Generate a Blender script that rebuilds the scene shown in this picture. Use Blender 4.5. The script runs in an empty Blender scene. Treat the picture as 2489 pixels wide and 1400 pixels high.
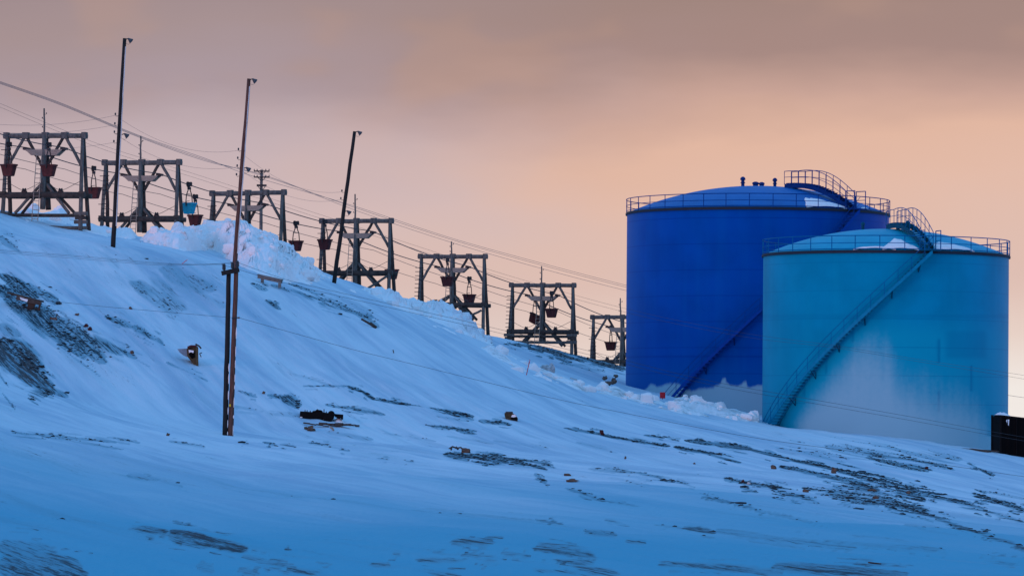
import bpy, math, random
import numpy as np
from mathutils import Vector, Matrix, noise as mnoise

random.seed(7); rng = np.random.default_rng(11)
scene = bpy.context.scene
col = scene.collection
F = 10000.0; CU, CV = 1244.5, 700.0
PITCH = math.atan(330.0 / F); ROLL = math.radians(0.5)
SUN_EL, SUN_AZ = math.radians(4.5), math.radians(-140.0)     # sun on the horizon behind the viewer, to the left

# ------------------------------------------------------------------ camera
_F0 = np.array([0, math.cos(PITCH), math.sin(PITCH)]); _U0 = np.array([0, -math.sin(PITCH), math.cos(PITCH)]); _R0 = np.array([1.0, 0, 0])
CR = math.cos(ROLL) * _R0 + math.sin(ROLL) * _U0
CUP = -math.sin(ROLL) * _R0 + math.cos(ROLL) * _U0
CF = _F0
cam_d = bpy.data.cameras.new('camera'); cam = bpy.data.objects.new('camera', cam_d); col.objects.link(cam)
cam_d.sensor_width = 36.0; cam_d.lens = 36.0 * F / 2489.0; cam_d.clip_start = 0.5; cam_d.clip_end = 30000
cam.matrix_world = Matrix(((CR[0], CUP[0], -CF[0], 0), (CR[1], CUP[1], -CF[1], 0), (CR[2], CUP[2], -CF[2], 0), (0, 0, 0, 1)))
scene.camera = cam

def Wn(u, v, Y):
    """point at distance Y that the photograph shows at (u, v); arrays allowed"""
    x = np.asarray(u, float) - CU; y = -(np.asarray(v, float) - CV)
    d = [x * CR[k] + y * CUP[k] + F * CF[k] for k in range(3)]
    s = Y / d[1]
    return np.stack(np.broadcast_arrays(d[0] * s, d[1] * s, d[2] * s), -1)
def W(u, v, Y): return Vector(Wn(u, v, Y).tolist())
def Pn(p):
    p = np.asarray(p, float)
    a = p @ CR; b = p @ CUP; c = p @ CF
    return CU + F * a / c, CV - F * b / c

# ------------------------------------------------------------------ noise in numpy
def vnoise(x, y, seed=0):
    r = np.random.default_rng(seed); T = r.random((256, 256))
    xi = np.floor(x).astype(int); yi = np.floor(y).astype(int); fx = x - xi; fy = y - yi
    fx = fx * fx * (3 - 2 * fx); fy = fy * fy * (3 - 2 * fy)
    g = lambda a, b: T[a & 255, b & 255]
    return (g(xi, yi) * (1 - fx) + g(xi + 1, yi) * fx) * (1 - fy) + (g(xi, yi + 1) * (1 - fx) + g(xi + 1, yi + 1) * fx) * fy
def fbm(x, y, seed=0, o=4):
    t = 0; a = 0.5; n = 0
    for k in range(o):
        t = t + a * vnoise(x * 2 ** k + 17 * k, y * 2 ** k + 31 * k, seed + k); n += a; a *= 0.5
    return t / n
def sstep(a, b, x):
    t = np.clip((x - a) / (b - a), 0, 1); return t * t * (3 - 2 * t)

# ------------------------------------------------------------------ materials
def nodes(m):
    m.use_nodes = True; return m.node_tree.nodes, m.node_tree.links
def mat(name, c, rough=0.8, var=0.25, scale=3.0, metal=0.0, spec=0.3, c2=None, stretch=(1, 1, 1), bump=0.0, coat=0.0):
    m = bpy.data.materials.new(name); N, L = nodes(m); b = N['Principled BSDF']
    b.inputs['Roughness'].default_value = rough; b.inputs['Metallic'].default_value = metal
    b.inputs['Specular IOR Level'].default_value = spec
    tc = N.new('ShaderNodeTexCoord'); mp = N.new('ShaderNodeMapping'); mp.inputs['Scale'].default_value = stretch
    nz = N.new('ShaderNodeTexNoise'); nz.inputs['Scale'].default_value = scale; nz.inputs['Detail'].default_value = 6; nz.inputs['Roughness'].default_value = 0.65
    L.new(tc.outputs['Object'], mp.inputs['Vector']); L.new(mp.outputs['Vector'], nz.inputs['Vector'])
    rp = N.new('ShaderNodeValToRGB'); rp.color_ramp.elements[0].position = 0.3; rp.color_ramp.elements[1].position = 0.7
    c2 = c2 or tuple(min(1, x * (1 + var)) for x in c)
    c1 = tuple(x * (1 - var) for x in c)
    rp.color_ramp.elements[0].color = (*c1, 1); rp.color_ramp.elements[1].color = (*c2, 1)
    L.new(nz.outputs['Fac'], rp.inputs['Fac']); L.new(rp.outputs['Color'], b.inputs['Base Color'])
    if bump:
        bp = N.new('ShaderNodeBump'); bp.inputs['Strength'].default_value = bump; bp.inputs['Distance'].default_value = 0.05
        L.new(nz.outputs['Fac'], bp.inputs['Height']); L.new(bp.outputs['Normal'], b.inputs['Normal'])
    return m
M = {}
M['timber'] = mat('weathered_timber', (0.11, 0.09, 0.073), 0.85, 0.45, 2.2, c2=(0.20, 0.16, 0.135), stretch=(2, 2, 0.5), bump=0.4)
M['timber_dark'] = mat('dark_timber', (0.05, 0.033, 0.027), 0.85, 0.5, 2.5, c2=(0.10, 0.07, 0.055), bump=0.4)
M['yoke'] = mat('bleached_plank', (0.38, 0.25, 0.18), 0.8, 0.25, 4, stretch=(1, 1, 3))
M['iron'] = mat('black_iron', (0.035, 0.02, 0.018), 0.6, 0.4, 8)
M['rust'] = mat('rusty_red_steel', (0.085, 0.014, 0.012), 0.75, 0.45, 4, c2=(0.13, 0.024, 0.02), bump=0.3)
M['rust_dark'] = mat('dark_rust_steel', (0.07, 0.012, 0.011), 0.75, 0.45, 4, bump=0.3)
M['cyan'] = mat('cyan_paint', (0.002, 0.30, 0.40), 0.5, 0.25, 4)
M['cable'] = mat('steel_cable', (0.09, 0.05, 0.045), 0.6, 0.2, 5)
M['wire'] = mat('grey_wire', (0.22, 0.13, 0.12), 0.7, 0.1, 5)
M['pole_black'] = mat('tarred_pole', (0.007, 0.005, 0.005), 0.7, 0.5, 3, c2=(0.022, 0.014, 0.011), stretch=(3, 3, .4))
M['pole_brown'] = mat('brown_pole', (0.09, 0.028, 0.018), 0.8, 0.4, 3, c2=(0.19, 0.075, 0.048), stretch=(3, 3, .4), bump=.3)
M['conduit'] = mat('pale_conduit', (0.62, 0.55, 0.5), 0.45, 0.25, 1.5)
M['lamp'] = mat('lamp_shade_paint', (0.06, 0.055, 0.055), 0.5, 0.2, 6, spec=.3)
M['grey_plank'] = mat('grey_plank_wood', (0.17, 0.165, 0.155), 0.85, 0.35, 3, stretch=(1, 3, 3))
M['panel'] = mat('frosted_mesh_panel', (0.20, 0.24, 0.28), 0.8, 0.3, 4)
M['porcelain'] = mat('dark_insulator', (0.03, 0.015, 0.012), 0.3, 0.2, 6, spec=.5)
M['black'] = mat('shade_black', (0.003, 0.002, 0.002), 0.7, 0.3, 2, c2=(0.004, 0.003, 0.003), spec=.06)
M['black2'] = mat('shade_black2', (0.007, 0.005, 0.005), 0.7, 0.3, 2, spec=.08)
M['white'] = mat('white_mark', (0.8, 0.8, 0.8), 0.6, 0.05, 2)
M['red'] = mat('red_paint', (0.6, 0.01, 0.02), 0.5, 0.1, 3)
M['redpole'] = mat('faded_red_cane', (0.75, 0.08, 0.09), 0.6, 0.1, 3)
M['yellow'] = mat('yellow_tag', (0.8, 0.45, 0.02), 0.6, 0.05, 3)
M['rock'] = mat('dark_rock', (0.10, 0.055, 0.045), 0.9, 0.5, 3, c2=(0.2, 0.13, 0.10), bump=.5)
M['rock_brown'] = mat('brown_rock', (0.11, 0.055, 0.036), 0.9, 0.5, 3, c2=(0.20, 0.11, 0.075), bump=.5)
M['rock_green'] = mat('mossy_rock', (0.07, 0.045, 0.022), 0.9, 0.5, 3, c2=(0.13, 0.085, 0.04), bump=.5)
M['rubble'] = mat('snow_dusted_rubble', (0.45, 0.38, 0.36), 0.9, 0.4, 2.0, c2=(0.75, 0.68, 0.66), bump=.5)

def attr_node(N, name):
    a = N.new('ShaderNodeAttribute'); a.attribute_name = name; return a
def math_node(N, L, op, a, b=None, clamp=False):
    n = N.new('ShaderNodeMath'); n.operation = op; n.use_clamp = clamp
    for i, x in enumerate((a, b)):
        if x is None: continue
        if isinstance(x, (int, float)): n.inputs[i].default_value = x
        else: L.new(x, n.inputs[i])
    return n.outputs[0]
def mapr(N, L, x, a, b, c=0.0, d=1.0, smooth=True):
    n = N.new('ShaderNodeMapRange'); n.interpolation_type = 'SMOOTHSTEP' if smooth else 'LINEAR'
    n.inputs['From Min'].default_value = a; n.inputs['From Max'].default_value = b; n.inputs['To Min'].default_value = c; n.inputs['To Max'].default_value = d
    L.new(x, n.inputs['Value']); return n.outputs['Result']
def mix(N, L, f, a, b):
    n = N.new('ShaderNodeMix'); n.data_type = 'RGBA'
    for k, x in (('Factor', f),):
        if isinstance(x, (int, float)): n.inputs[0].default_value = x
        else: L.new(x, n.inputs[0])
    for i, x in ((6, a), (7, b)):
        if isinstance(x, tuple): n.inputs[i].default_value = (*x, 1)
        else: L.new(x, n.inputs[i])
    return n.outputs[2]

# snow hillside: white snow, wind-scoured earth showing where 'bare' is painted, in streaks that run downhill to the right
def snow_ground():
    m = bpy.data.materials.new('snow_and_scoured_earth'); N, L = nodes(m); b = N['Principled BSDF']
    b.inputs['Roughness'].default_value = 0.75; b.inputs['Specular IOR Level'].default_value = 0.15
    geo = N.new('ShaderNodeNewGeometry')
    sx = N.new('ShaderNodeSeparateXYZ'); L.new(geo.outputs['Position'], sx.inputs[0])
    X, Y = sx.outputs[0], sx.outputs[1]
    d = (0.37, -0.929)
    along = math_node(N, L, 'ADD', math_node(N, L, 'MULTIPLY', X, d[0]), math_node(N, L, 'MULTIPLY', Y, d[1]))
    across = math_node(N, L, 'ADD', math_node(N, L, 'MULTIPLY', X, -d[1]), math_node(N, L, 'MULTIPLY', Y, d[0]))
    def streak(sa, sc, det=5, rough=.6):
        cv = N.new('ShaderNodeCombineXYZ'); L.new(math_node(N, L, 'MULTIPLY', along, sa), cv.inputs[0]); L.new(math_node(N, L, 'MULTIPLY', across, sc), cv.inputs[1])
        nz = N.new('ShaderNodeTexNoise'); nz.inputs['Scale'].default_value = 1.0; nz.inputs['Detail'].default_value = det; nz.inputs['Roughness'].default_value = rough
        L.new(cv.outputs[0], nz.inputs['Vector']); return nz.outputs['Fac']
    n1 = streak(0.24, 3.2, 6, .7); n2 = streak(1.0, 9.0, 4, .75); n3 = streak(0.03, 0.22, 4); n4 = streak(.12, 1.1, 5)
    bare = attr_node(N, 'bare').outputs['Fac']; brown = attr_node(N, 'brown').outputs['Fac']
    nn = math_node(N, L, 'ADD', math_node(N, L, 'MULTIPLY', n1, .6), math_node(N, L, 'MULTIPLY', n2, .4))
    s = math_node(N, L, 'ADD', math_node(N, L, 'MULTIPLY', bare, .74), math_node(N, L, 'MULTIPLY', math_node(N, L, 'SUBTRACT', nn, 0.5), 4.2))
    mask = mapr(N, L, s, 0.46, 1.02)
    mask = math_node(N, L, 'MULTIPLY', mask, mapr(N, L, bare, 0.03, 0.22))
    dust = mapr(N, L, math_node(N, L, 'ADD', bare, math_node(N, L, 'MULTIPLY', math_node(N, L, 'SUBTRACT', n4, .5), 1.2)), 0.10, .9, 0, .75)
    dust = math_node(N, L, 'MULTIPLY', dust, mapr(N, L, bare, 0.0, 0.3))
    thin = mapr(N, L, math_node(N, L, 'ADD', math_node(N, L, 'MULTIPLY', n3, .78), math_node(N, L, 'MULTIPLY', n4, .22)), 0.34, 0.64)
    snow = mix(N, L, thin, (0.40, 0.485, 0.56), (0.67, 0.69, 0.705))
    fine = mapr(N, L, n4, 0.35, 0.7)
    snow = mix(N, L, math_node(N, L, 'MULTIPLY', fine, .38), snow, (0.74, 0.745, 0.76))
    near_shade = attr_node(N, 'near_shade').outputs['Fac']
    snow = mix(N, L, mapr(N, L, math_node(N, L, 'ADD', near_shade, math_node(N, L, 'MULTIPLY', math_node(N, L, 'SUBTRACT', n3, .5), .5)), .0, 1.0), snow, (0.07, 0.36, 0.47))  # bluish darkening of the near ground, shade put into the snow colour
    earth = mix(N, L, brown, (0.005, 0.030, 0.045), (0.095, 0.045, 0.032))
    earth = mix(N, L, mapr(N, L, n2, .35, .65), earth, (0.018, 0.040, 0.050))
    c = mix(N, L, dust, snow, (0.10, 0.28, 0.35)); c = mix(N, L, mask, c, earth)
    L.new(c, b.inputs['Base Color'])
    bp = N.new('ShaderNodeBump'); bp.inputs['Strength'].default_value = 0.45; bp.inputs['Distance'].default_value = 0.14
    iso = N.new('ShaderNodeTexNoise'); iso.inputs['Scale'].default_value = .9; iso.inputs['Detail'].default_value = 8; iso.inputs['Roughness'].default_value = .65; L.new(geo.outputs['Position'], iso.inputs['Vector'])
    hh = math_node(N, L, 'ADD', math_node(N, L, 'ADD', math_node(N, L, 'MULTIPLY', n4, .6), math_node(N, L, 'MULTIPLY', iso.outputs['Fac'], 1.3)), math_node(N, L, 'MULTIPLY', n2, .25)); hh = math_node(N, L, 'SUBTRACT', hh, math_node(N, L, 'MULTIPLY', mask, .3))
    L.new(hh, bp.inputs['Height']); L.new(bp.outputs['Normal'], b.inputs['Normal'])
    return m
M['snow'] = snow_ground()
def pile_snow():
    m = bpy.data.materials.new('ploughed_snow'); N, L = nodes(m); b = N['Principled BSDF']
    b.inputs['Roughness'].default_value = 0.8; b.inputs['Specular IOR Level'].default_value = 0.15
    geo = N.new('ShaderNodeNewGeometry'); nz = N.new('ShaderNodeTexNoise'); nz.inputs['Scale'].default_value = 0.55; nz.inputs['Detail'].default_value = 8; nz.inputs['Roughness'].default_value = .7
    L.new(geo.outputs['Position'], nz.inputs['Vector'])
    nf = N.new('ShaderNodeTexNoise'); nf.inputs['Scale'].default_value = 4; nf.inputs['Detail'].default_value = 5
    L.new(geo.outputs['Position'], nf.inputs['Vector'])
    dirt = attr_node(N, 'dirt').outputs['Fac']
    f = mapr(N, L, math_node(N, L, 'ADD', nz.outputs['Fac'], math_node(N, L, 'MULTIPLY', dirt, .16)), .56, .80)
    f = math_node(N, L, 'MULTIPLY', f, math_node(N, L, 'ADD', math_node(N, L, 'MULTIPLY', dirt, .75), .12), True)
    c = mix(N, L, f, (0.97, 0.84, 0.79), (0.30, 0.24, 0.20))
    L.new(c, b.inputs['Base Color'])
    bp = N.new('ShaderNodeBump'); bp.inputs['Strength'].default_value = .5; bp.inputs['Distance'].default_value = .1
    L.new(nf.outputs['Fac'], bp.inputs['Height']); L.new(bp.outputs['Normal'], b.inputs['Normal'])
    return m
M['pile'] = pile_snow()
def tank_paint(name, base, light, dark, amp, lo_, hi_):
    m = bpy.data.materials.new(name); N, L = nodes(m); b = N['Principled BSDF']
    b.inputs['Specular IOR Level'].default_value = 0.22; b.inputs['Specular Tint'].default_value = (.02, .35, 1, 1)
    tc = N.new('ShaderNodeTexCoord'); sx = N.new('ShaderNodeSeparateXYZ'); L.new(tc.outputs['Object'], sx.inputs[0])
    mp = N.new('ShaderNodeMapping'); mp.inputs['Scale'].default_value = (1, 1, .06); L.new(tc.outputs['Object'], mp.inputs[0])
    n1 = N.new('ShaderNodeTexNoise'); n1.inputs['Scale'].default_value = 1.6; n1.inputs['Detail'].default_value = 6; L.new(mp.outputs[0], n1.inputs[0])
    n2 = N.new('ShaderNodeTexNoise'); n2.inputs['Scale'].default_value = .35; n2.inputs['Detail'].default_value = 6; L.new(tc.outputs['Object'], n2.inputs[0])
    n3 = N.new('ShaderNodeTexNoise'); n3.inputs['Scale'].default_value = 3.5; n3.inputs['Detail'].default_value = 6; L.new(tc.outputs['Object'], n3.inputs[0])
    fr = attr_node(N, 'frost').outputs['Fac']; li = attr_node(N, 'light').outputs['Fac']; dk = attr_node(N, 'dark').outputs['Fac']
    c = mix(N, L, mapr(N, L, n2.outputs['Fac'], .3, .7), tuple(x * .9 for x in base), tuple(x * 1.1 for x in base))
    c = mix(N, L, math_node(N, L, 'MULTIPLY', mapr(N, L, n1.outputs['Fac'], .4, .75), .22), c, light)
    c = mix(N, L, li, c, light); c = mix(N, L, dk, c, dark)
    # horizontal weld lines between the plate courses
    zz = math_node(N, L, 'FRACT', math_node(N, L, 'DIVIDE', math_node(N, L, 'ADD', sx.outputs[2], 40.0), 2.02))
    line = math_node(N, L, 'LESS_THAN', zz, 0.035)
    c = mix(N, L, math_node(N, L, 'MULTIPLY', line, .42), c, dark)
    f = math_node(N, L, 'ADD', fr, math_node(N, L, 'MULTIPLY', math_node(N, L, 'SUBTRACT', math_node(N, L, 'ADD', math_node(N, L, 'MULTIPLY', n1.outputs['Fac'], .55), math_node(N, L, 'MULTIPLY', n3.outputs['Fac'], .45)), .5), amp))
    f = mapr(N, L, f, lo_, hi_); f = math_node(N, L, 'MULTIPLY', f, mapr(N, L, fr, 0.0, .25))
    c = mix(N, L, math_node(N, L, 'MULTIPLY', f, .92), c, (0.30, 0.49, 0.54))
    L.new(c, b.inputs['Base Color']); L.new(mapr(N, L, f, 0, 1, .55, .85), b.inputs['Roughness'])
    bp = N.new('ShaderNodeBump'); bp.inputs['Strength'].default_value = .10; bp.inputs['Distance'].default_value = .05
    L.new(math_node(N, L, 'ADD', n2.outputs['Fac'], math_node(N, L, 'MULTIPLY', line, .3)), bp.inputs['Height']); L.new(bp.outputs['Normal'], b.inputs['Normal'])
    return m
M['tank_blue'] = tank_paint('royal_blue_tank_paint', (0.0005, 0.063, 0.31), (0.001, 0.11, 0.36), (0.0005, 0.026, 0.19), .9, .2, .95)
M['tank_teal'] = tank_paint('teal_tank_paint', (0.0005, 0.235, 0.37), (0.003, 0.31, 0.425), (0.0005, 0.17, 0.29), .55, .02, 1.0)
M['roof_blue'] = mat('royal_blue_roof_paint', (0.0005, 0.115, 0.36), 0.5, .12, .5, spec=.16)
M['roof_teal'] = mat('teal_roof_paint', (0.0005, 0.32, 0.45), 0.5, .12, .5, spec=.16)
M['trim_blue'] = mat('dark_blue_trim', (0.001, 0.03, 0.15), 0.6, .2, 3, spec=.08)
M['trim_teal'] = mat('dark_teal_trim', (0.001, 0.07, 0.12), 0.6, .2, 3, spec=.08)
M['rim_dark'] = mat('dark_rim', (0.01, 0.016, 0.03), 0.7, .2, 3)
M['stair_blue'] = mat('blue_stair_paint', (0.0005, 0.050, 0.27), 0.6, .15, 3, spec=.06)
M['stair_teal'] = mat('teal_stair_paint', (0.001, 0.20, 0.33), 0.6, .15, 3, spec=.08)
M['rail_teal'] = mat('teal_rail_paint', (0.001, 0.11, 0.27), 0.6, .15, 3, spec=.08)
M['rail_blue'] = mat('blue_rail_paint', (0.003, 0.045, 0.2), 0.6, .15, 3, spec=.08)
M['drip'] = mat('stained_bracket', (0.05, 0.22, 0.24), 0.7, .5, 5)

# ------------------------------------------------------------------ mesh helpers
class MB:
    def __init__(s): s.v = []; s.f = []
    def add(s, vs, fs):
        o = len(s.v); s.v += [tuple(x) for x in vs]; s.f += [tuple(i + o for i in f) for f in fs]
    def box(s, c, d, ax=None):
        c = Vector(c); X, Y, Z = ax or (Vector((1, 0, 0)), Vector((0, 1, 0)), Vector((0, 0, 1)))
        h = [x / 2 for x in d]
        vs = [c + X * (a * h[0]) + Y * (b * h[1]) + Z * (e * h[2]) for a in (-1, 1) for b in (-1, 1) for e in (-1, 1)]
        s.add(vs, [(0, 1, 3, 2), (4, 6, 7, 5), (0, 4, 5, 1), (2, 3, 7, 6), (0, 2, 6, 4), (1, 5, 7, 3)])
    def bar(s, a, b, w, h):
        """square timber from a to b; h is its upright size"""
        a, b = Vector(a), Vector(b); d = (b - a); l = d.length; d.normalize()
        up = Vector((0, 0, 1)) if abs(d.z) < .95 else Vector((0, 1, 0))
        x = d.cross(up).normalized(); z = x.cross(d)
        s.box((a + b) / 2, (w, l, h), (x, d, z))
    def tube(s, pts, r, n=6, cap=True):
        pts = [Vector(p) for p in pts]; R = r if isinstance(r, (list, tuple)) else [r] * len(pts)
        o = len(s.v); prev = None
        for i, p in enumerate(pts):
            t = (pts[min(i + 1, len(pts) - 1)] - pts[max(i - 1, 0)]).normalized()
            if prev is None:
                ref = Vector((0, 0, 1)) if abs(t.z) < .9 else Vector((0, 1, 0)); x = t.cross(ref).normalized()
            else: x = (prev - t * prev.dot(t)).normalized()
            prev = x; y = t.cross(x)
            for k in range(n):
                a = 2 * math.pi * k / n; s.v.append(tuple(p + (x * math.cos(a) + y * math.sin(a)) * R[i]))
        for i in range(len(pts) - 1):
            for k in range(n):
                a, b = o + i * n + k, o + i * n + (k + 1) % n; s.f.append((a, b, b + n, a + n))
        if cap:
            s.f.append(tuple(o + k for k in range(n))[::-1]); s.f.append(tuple(o + (len(pts) - 1) * n + k for k in range(n)))
    def log(s, a, b, r0, r1=None, n=9, seg=5, wob=.022):
        a, b = Vector(a), Vector(b); r1 = r1 or r0
        pts = [a.lerp(b, i / seg) + Vector((random.uniform(-wob, wob), random.uniform(-wob, wob), random.uniform(-wob, wob))) * (0 < i < seg) for i in range(seg + 1)]
        s.tube(pts, [r0 + (r1 - r0) * i / seg for i in range(seg + 1)], n)
    def lathe(s, base, prof, n=16, axis=None):
        base = Vector(base); z = Vector(axis or (0, 0, 1)).normalized(); x = z.orthogonal().normalized(); y = z.cross(x); o = len(s.v)
        for r, h in prof:
            for k in range(n):
                a = 2 * math.pi * k / n; s.v.append(tuple(base + z * h + (x * math.cos(a) + y * math.sin(a)) * max(r, 1e-4)))
        for i in range(len(prof) - 1):
            for k in range(n):
                a, b = o + i * n + k, o + i * n + (k + 1) % n; s.f.append((a, b, b + n, a + n))
        s.f.append(tuple(o + k for k in range(n))[::-1]); s.f.append(tuple(o + (len(prof) - 1) * n + k for k in range(n)))
    def build(s, name, m, parent=None, smooth=False, org=None):
        org = Vector(org) if org is not None else (Vector(parent['_o']) if parent is not None and '_o' in parent else Vector((0, 0, 0)))
        me = bpy.data.meshes.new(name); me.from_pydata([tuple(Vector(v) - org) for v in s.v], [], s.f); me.update()
        o = bpy.data.objects.new(name, me); col.objects.link(o); me.materials.append(m)
        if smooth: me.polygons.foreach_set('use_smooth', [True] * len(me.polygons))
        if parent is not None:
            o.parent = parent
            if '_o' in parent: o['_o'] = parent['_o']
        else: o.location = org
        return o
def tag(o, label=None, cat=None, group=None, kind=None):
    if label: o['label'] = label
    if cat: o['category'] = cat
    if group: o['group'] = group
    if kind: o['kind'] = kind
    return o
def thing(name, loc, label, cat, group=None):
    o = bpy.data.objects.new(name, None); o.empty_display_size = .3; col.objects.link(o); o.location = loc; o['_o'] = tuple(loc)
    return tag(o, label, cat, group)
def np_mesh(name, V, Fq, m, attrs=None, smooth=True, parent=None):
    me = bpy.data.meshes.new(name)
    me.vertices.add(len(V)); me.vertices.foreach_set('co', np.asarray(V, np.float32).ravel())
    nf = len(Fq); me.loops.add(nf * 4); me.loops.foreach_set('vertex_index', np.asarray(Fq, np.int32).ravel())
    me.polygons.add(nf); me.polygons.foreach_set('loop_start', np.arange(nf, dtype=np.int32) * 4)
    me.polygons.foreach_set('use_smooth', np.full(nf, smooth)); me.update(calc_edges=True)
    for k, a in (attrs or {}).items():
        at = me.attributes.new(k, 'FLOAT', 'POINT'); at.data.foreach_set('value', np.asarray(a, np.float32).ravel())
    me.materials.append(m); o = bpy.data.objects.new(name, me); col.objects.link(o)
    if parent is not None: o.parent = parent
    return o
def grid_faces(nr, nc, wrap=False):
    i = np.arange(nr - 1)[:, None]; j = np.arange(nc if wrap else nc - 1)[None, :]
    a = i * nc + j; b = i * nc + (j + 1) % nc
    return np.stack([a, b, b + nc, a + nc], -1).reshape(-1, 4)

# ------------------------------------------------------------------ terrain
TU = np.array([-900, -300, 0, 150, 275, 420, 560, 850, 1050, 1190, 1300, 1420, 1524, 1850, 2153, 2489, 2900, 3500], float)
TT = {
 90: [1400] * 18,
 228: [860, 885, 935, 970, 1000, 1032, 1058, 1075, 1085, 1095, 1100, 1110, 1120, 1140, 1170, 1215, 1260, 1290],
 272: [500, 540, 572, 588, 601, 626, 660, 770, 850, 915, 955, 995, 1020, 1055, 1085, 1135, 1180, 1210],
 296: [430, 478, 519, 556, 580, 602, 632, 700, 790, 850, 905, 945, 975, 1030, 1060, 1107, 1150, 1180],
 312: [430, 475, 513, 548, 575, 590, 610, 690, 770, 838, 890, 926, 958, 1014, 1050, 1098, 1140, 1170],
 330: [440, 480, 518, 545, 574, 588, 602, 690, 765, 830, 872, 906, 940, 1000, 1048, 1096, 1140, 1170],
 364: [460, 500, 532, 556, 582, 602, 622, 700, 765, 822, 842, 873, 902, 985, 1045, 1095, 1140, 1170],
 386: [480, 520, 547, 572, 600, 622, 648, 715, 772, 820, 832, 862, 888, 975, 1040, 1093, 1140, 1170],
 425: [540, 580, 606, 630, 655, 680, 705, 765, 815, 850, 866, 896, 920, 985, 1040, 1093, 1140, 1170],
}
us = np.concatenate([np.linspace(-900, -90, 24), np.arange(-60, 2552, 3.0), np.linspace(2590, 3500, 26)])
ys = np.concatenate([np.linspace(30, 85, 10), np.linspace(90, 226, 190), np.linspace(227, 300, 230), np.linspace(300.6, 428, 170), np.linspace(438, 760, 24)])
def v_base(uarr, yarr):
    ky = sorted(TT); tab = np.array([np.interp(uarr, TU, TT[k]) for k in ky])
    ztab = (1030 - tab) * np.array(ky)[:, None] / F                       # height relative to the eye
    extra = {30: np.full(len(uarr), -4.0), 60: np.full(len(uarr), -3.7), 470: ztab[-1] - 5.0, 600: np.minimum(ztab[-1] - 9, -7), 760: np.full(len(uarr), -9.0)}
    K = sorted(list(ky) + list(extra)); Z = np.array([extra[k] if k in extra else ztab[ky.index(k)] for k in K])
    out = np.empty((len(yarr), len(uarr)))
    # smooth interpolation in distance (Catmull-Rom style tangents, limited)
    for j in range(len(uarr)):
        out[:, j] = np.interp(yarr, K, Z[:, j])
    return out
Z0 = v_base(us, ys)
def smooth_axis(A, sig, ax):
    n = int(sig * 3); k = np.exp(-.5 * (np.arange(-n, n + 1) / sig) ** 2); k /= k.sum()
    P = np.pad(A, [(n, n) if a == ax else (0, 0) for a in (0, 1)], mode='edge')
    return np.apply_along_axis(lambda r: np.convolve(r, k, 'valid'), ax, P)
Z0 = smooth_axis(Z0, 9, 0); Z0 = smooth_axis(Z0, 14, 1)
UU, YY = np.meshgrid(us, ys)
XX = (UU - CU) / F * YY
d0 = (0.37, -0.929)
AL = XX * d0[0] + YY * d0[1]; AC = -XX * d0[1] + YY * d0[0]
rel = (fbm(XX * .09, YY * .05, 3, 4) - .5) * .75 + (fbm(AC * .55, AL * .06, 9, 4) - .5) * .28 + (fbm(AC * 2.1, AL * .3, 21, 3) - .5) * .09
amp = np.clip((YY - 40) / 60, 0, 1)
Z1 = Z0 + rel * amp
VV = 1030 - Z1 * F / YY
VV = VV + (UU - CU) * math.tan(ROLL) * 0                                  # tables are read straight off the picture
TP = Wn(UU, VV, YY)
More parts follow.
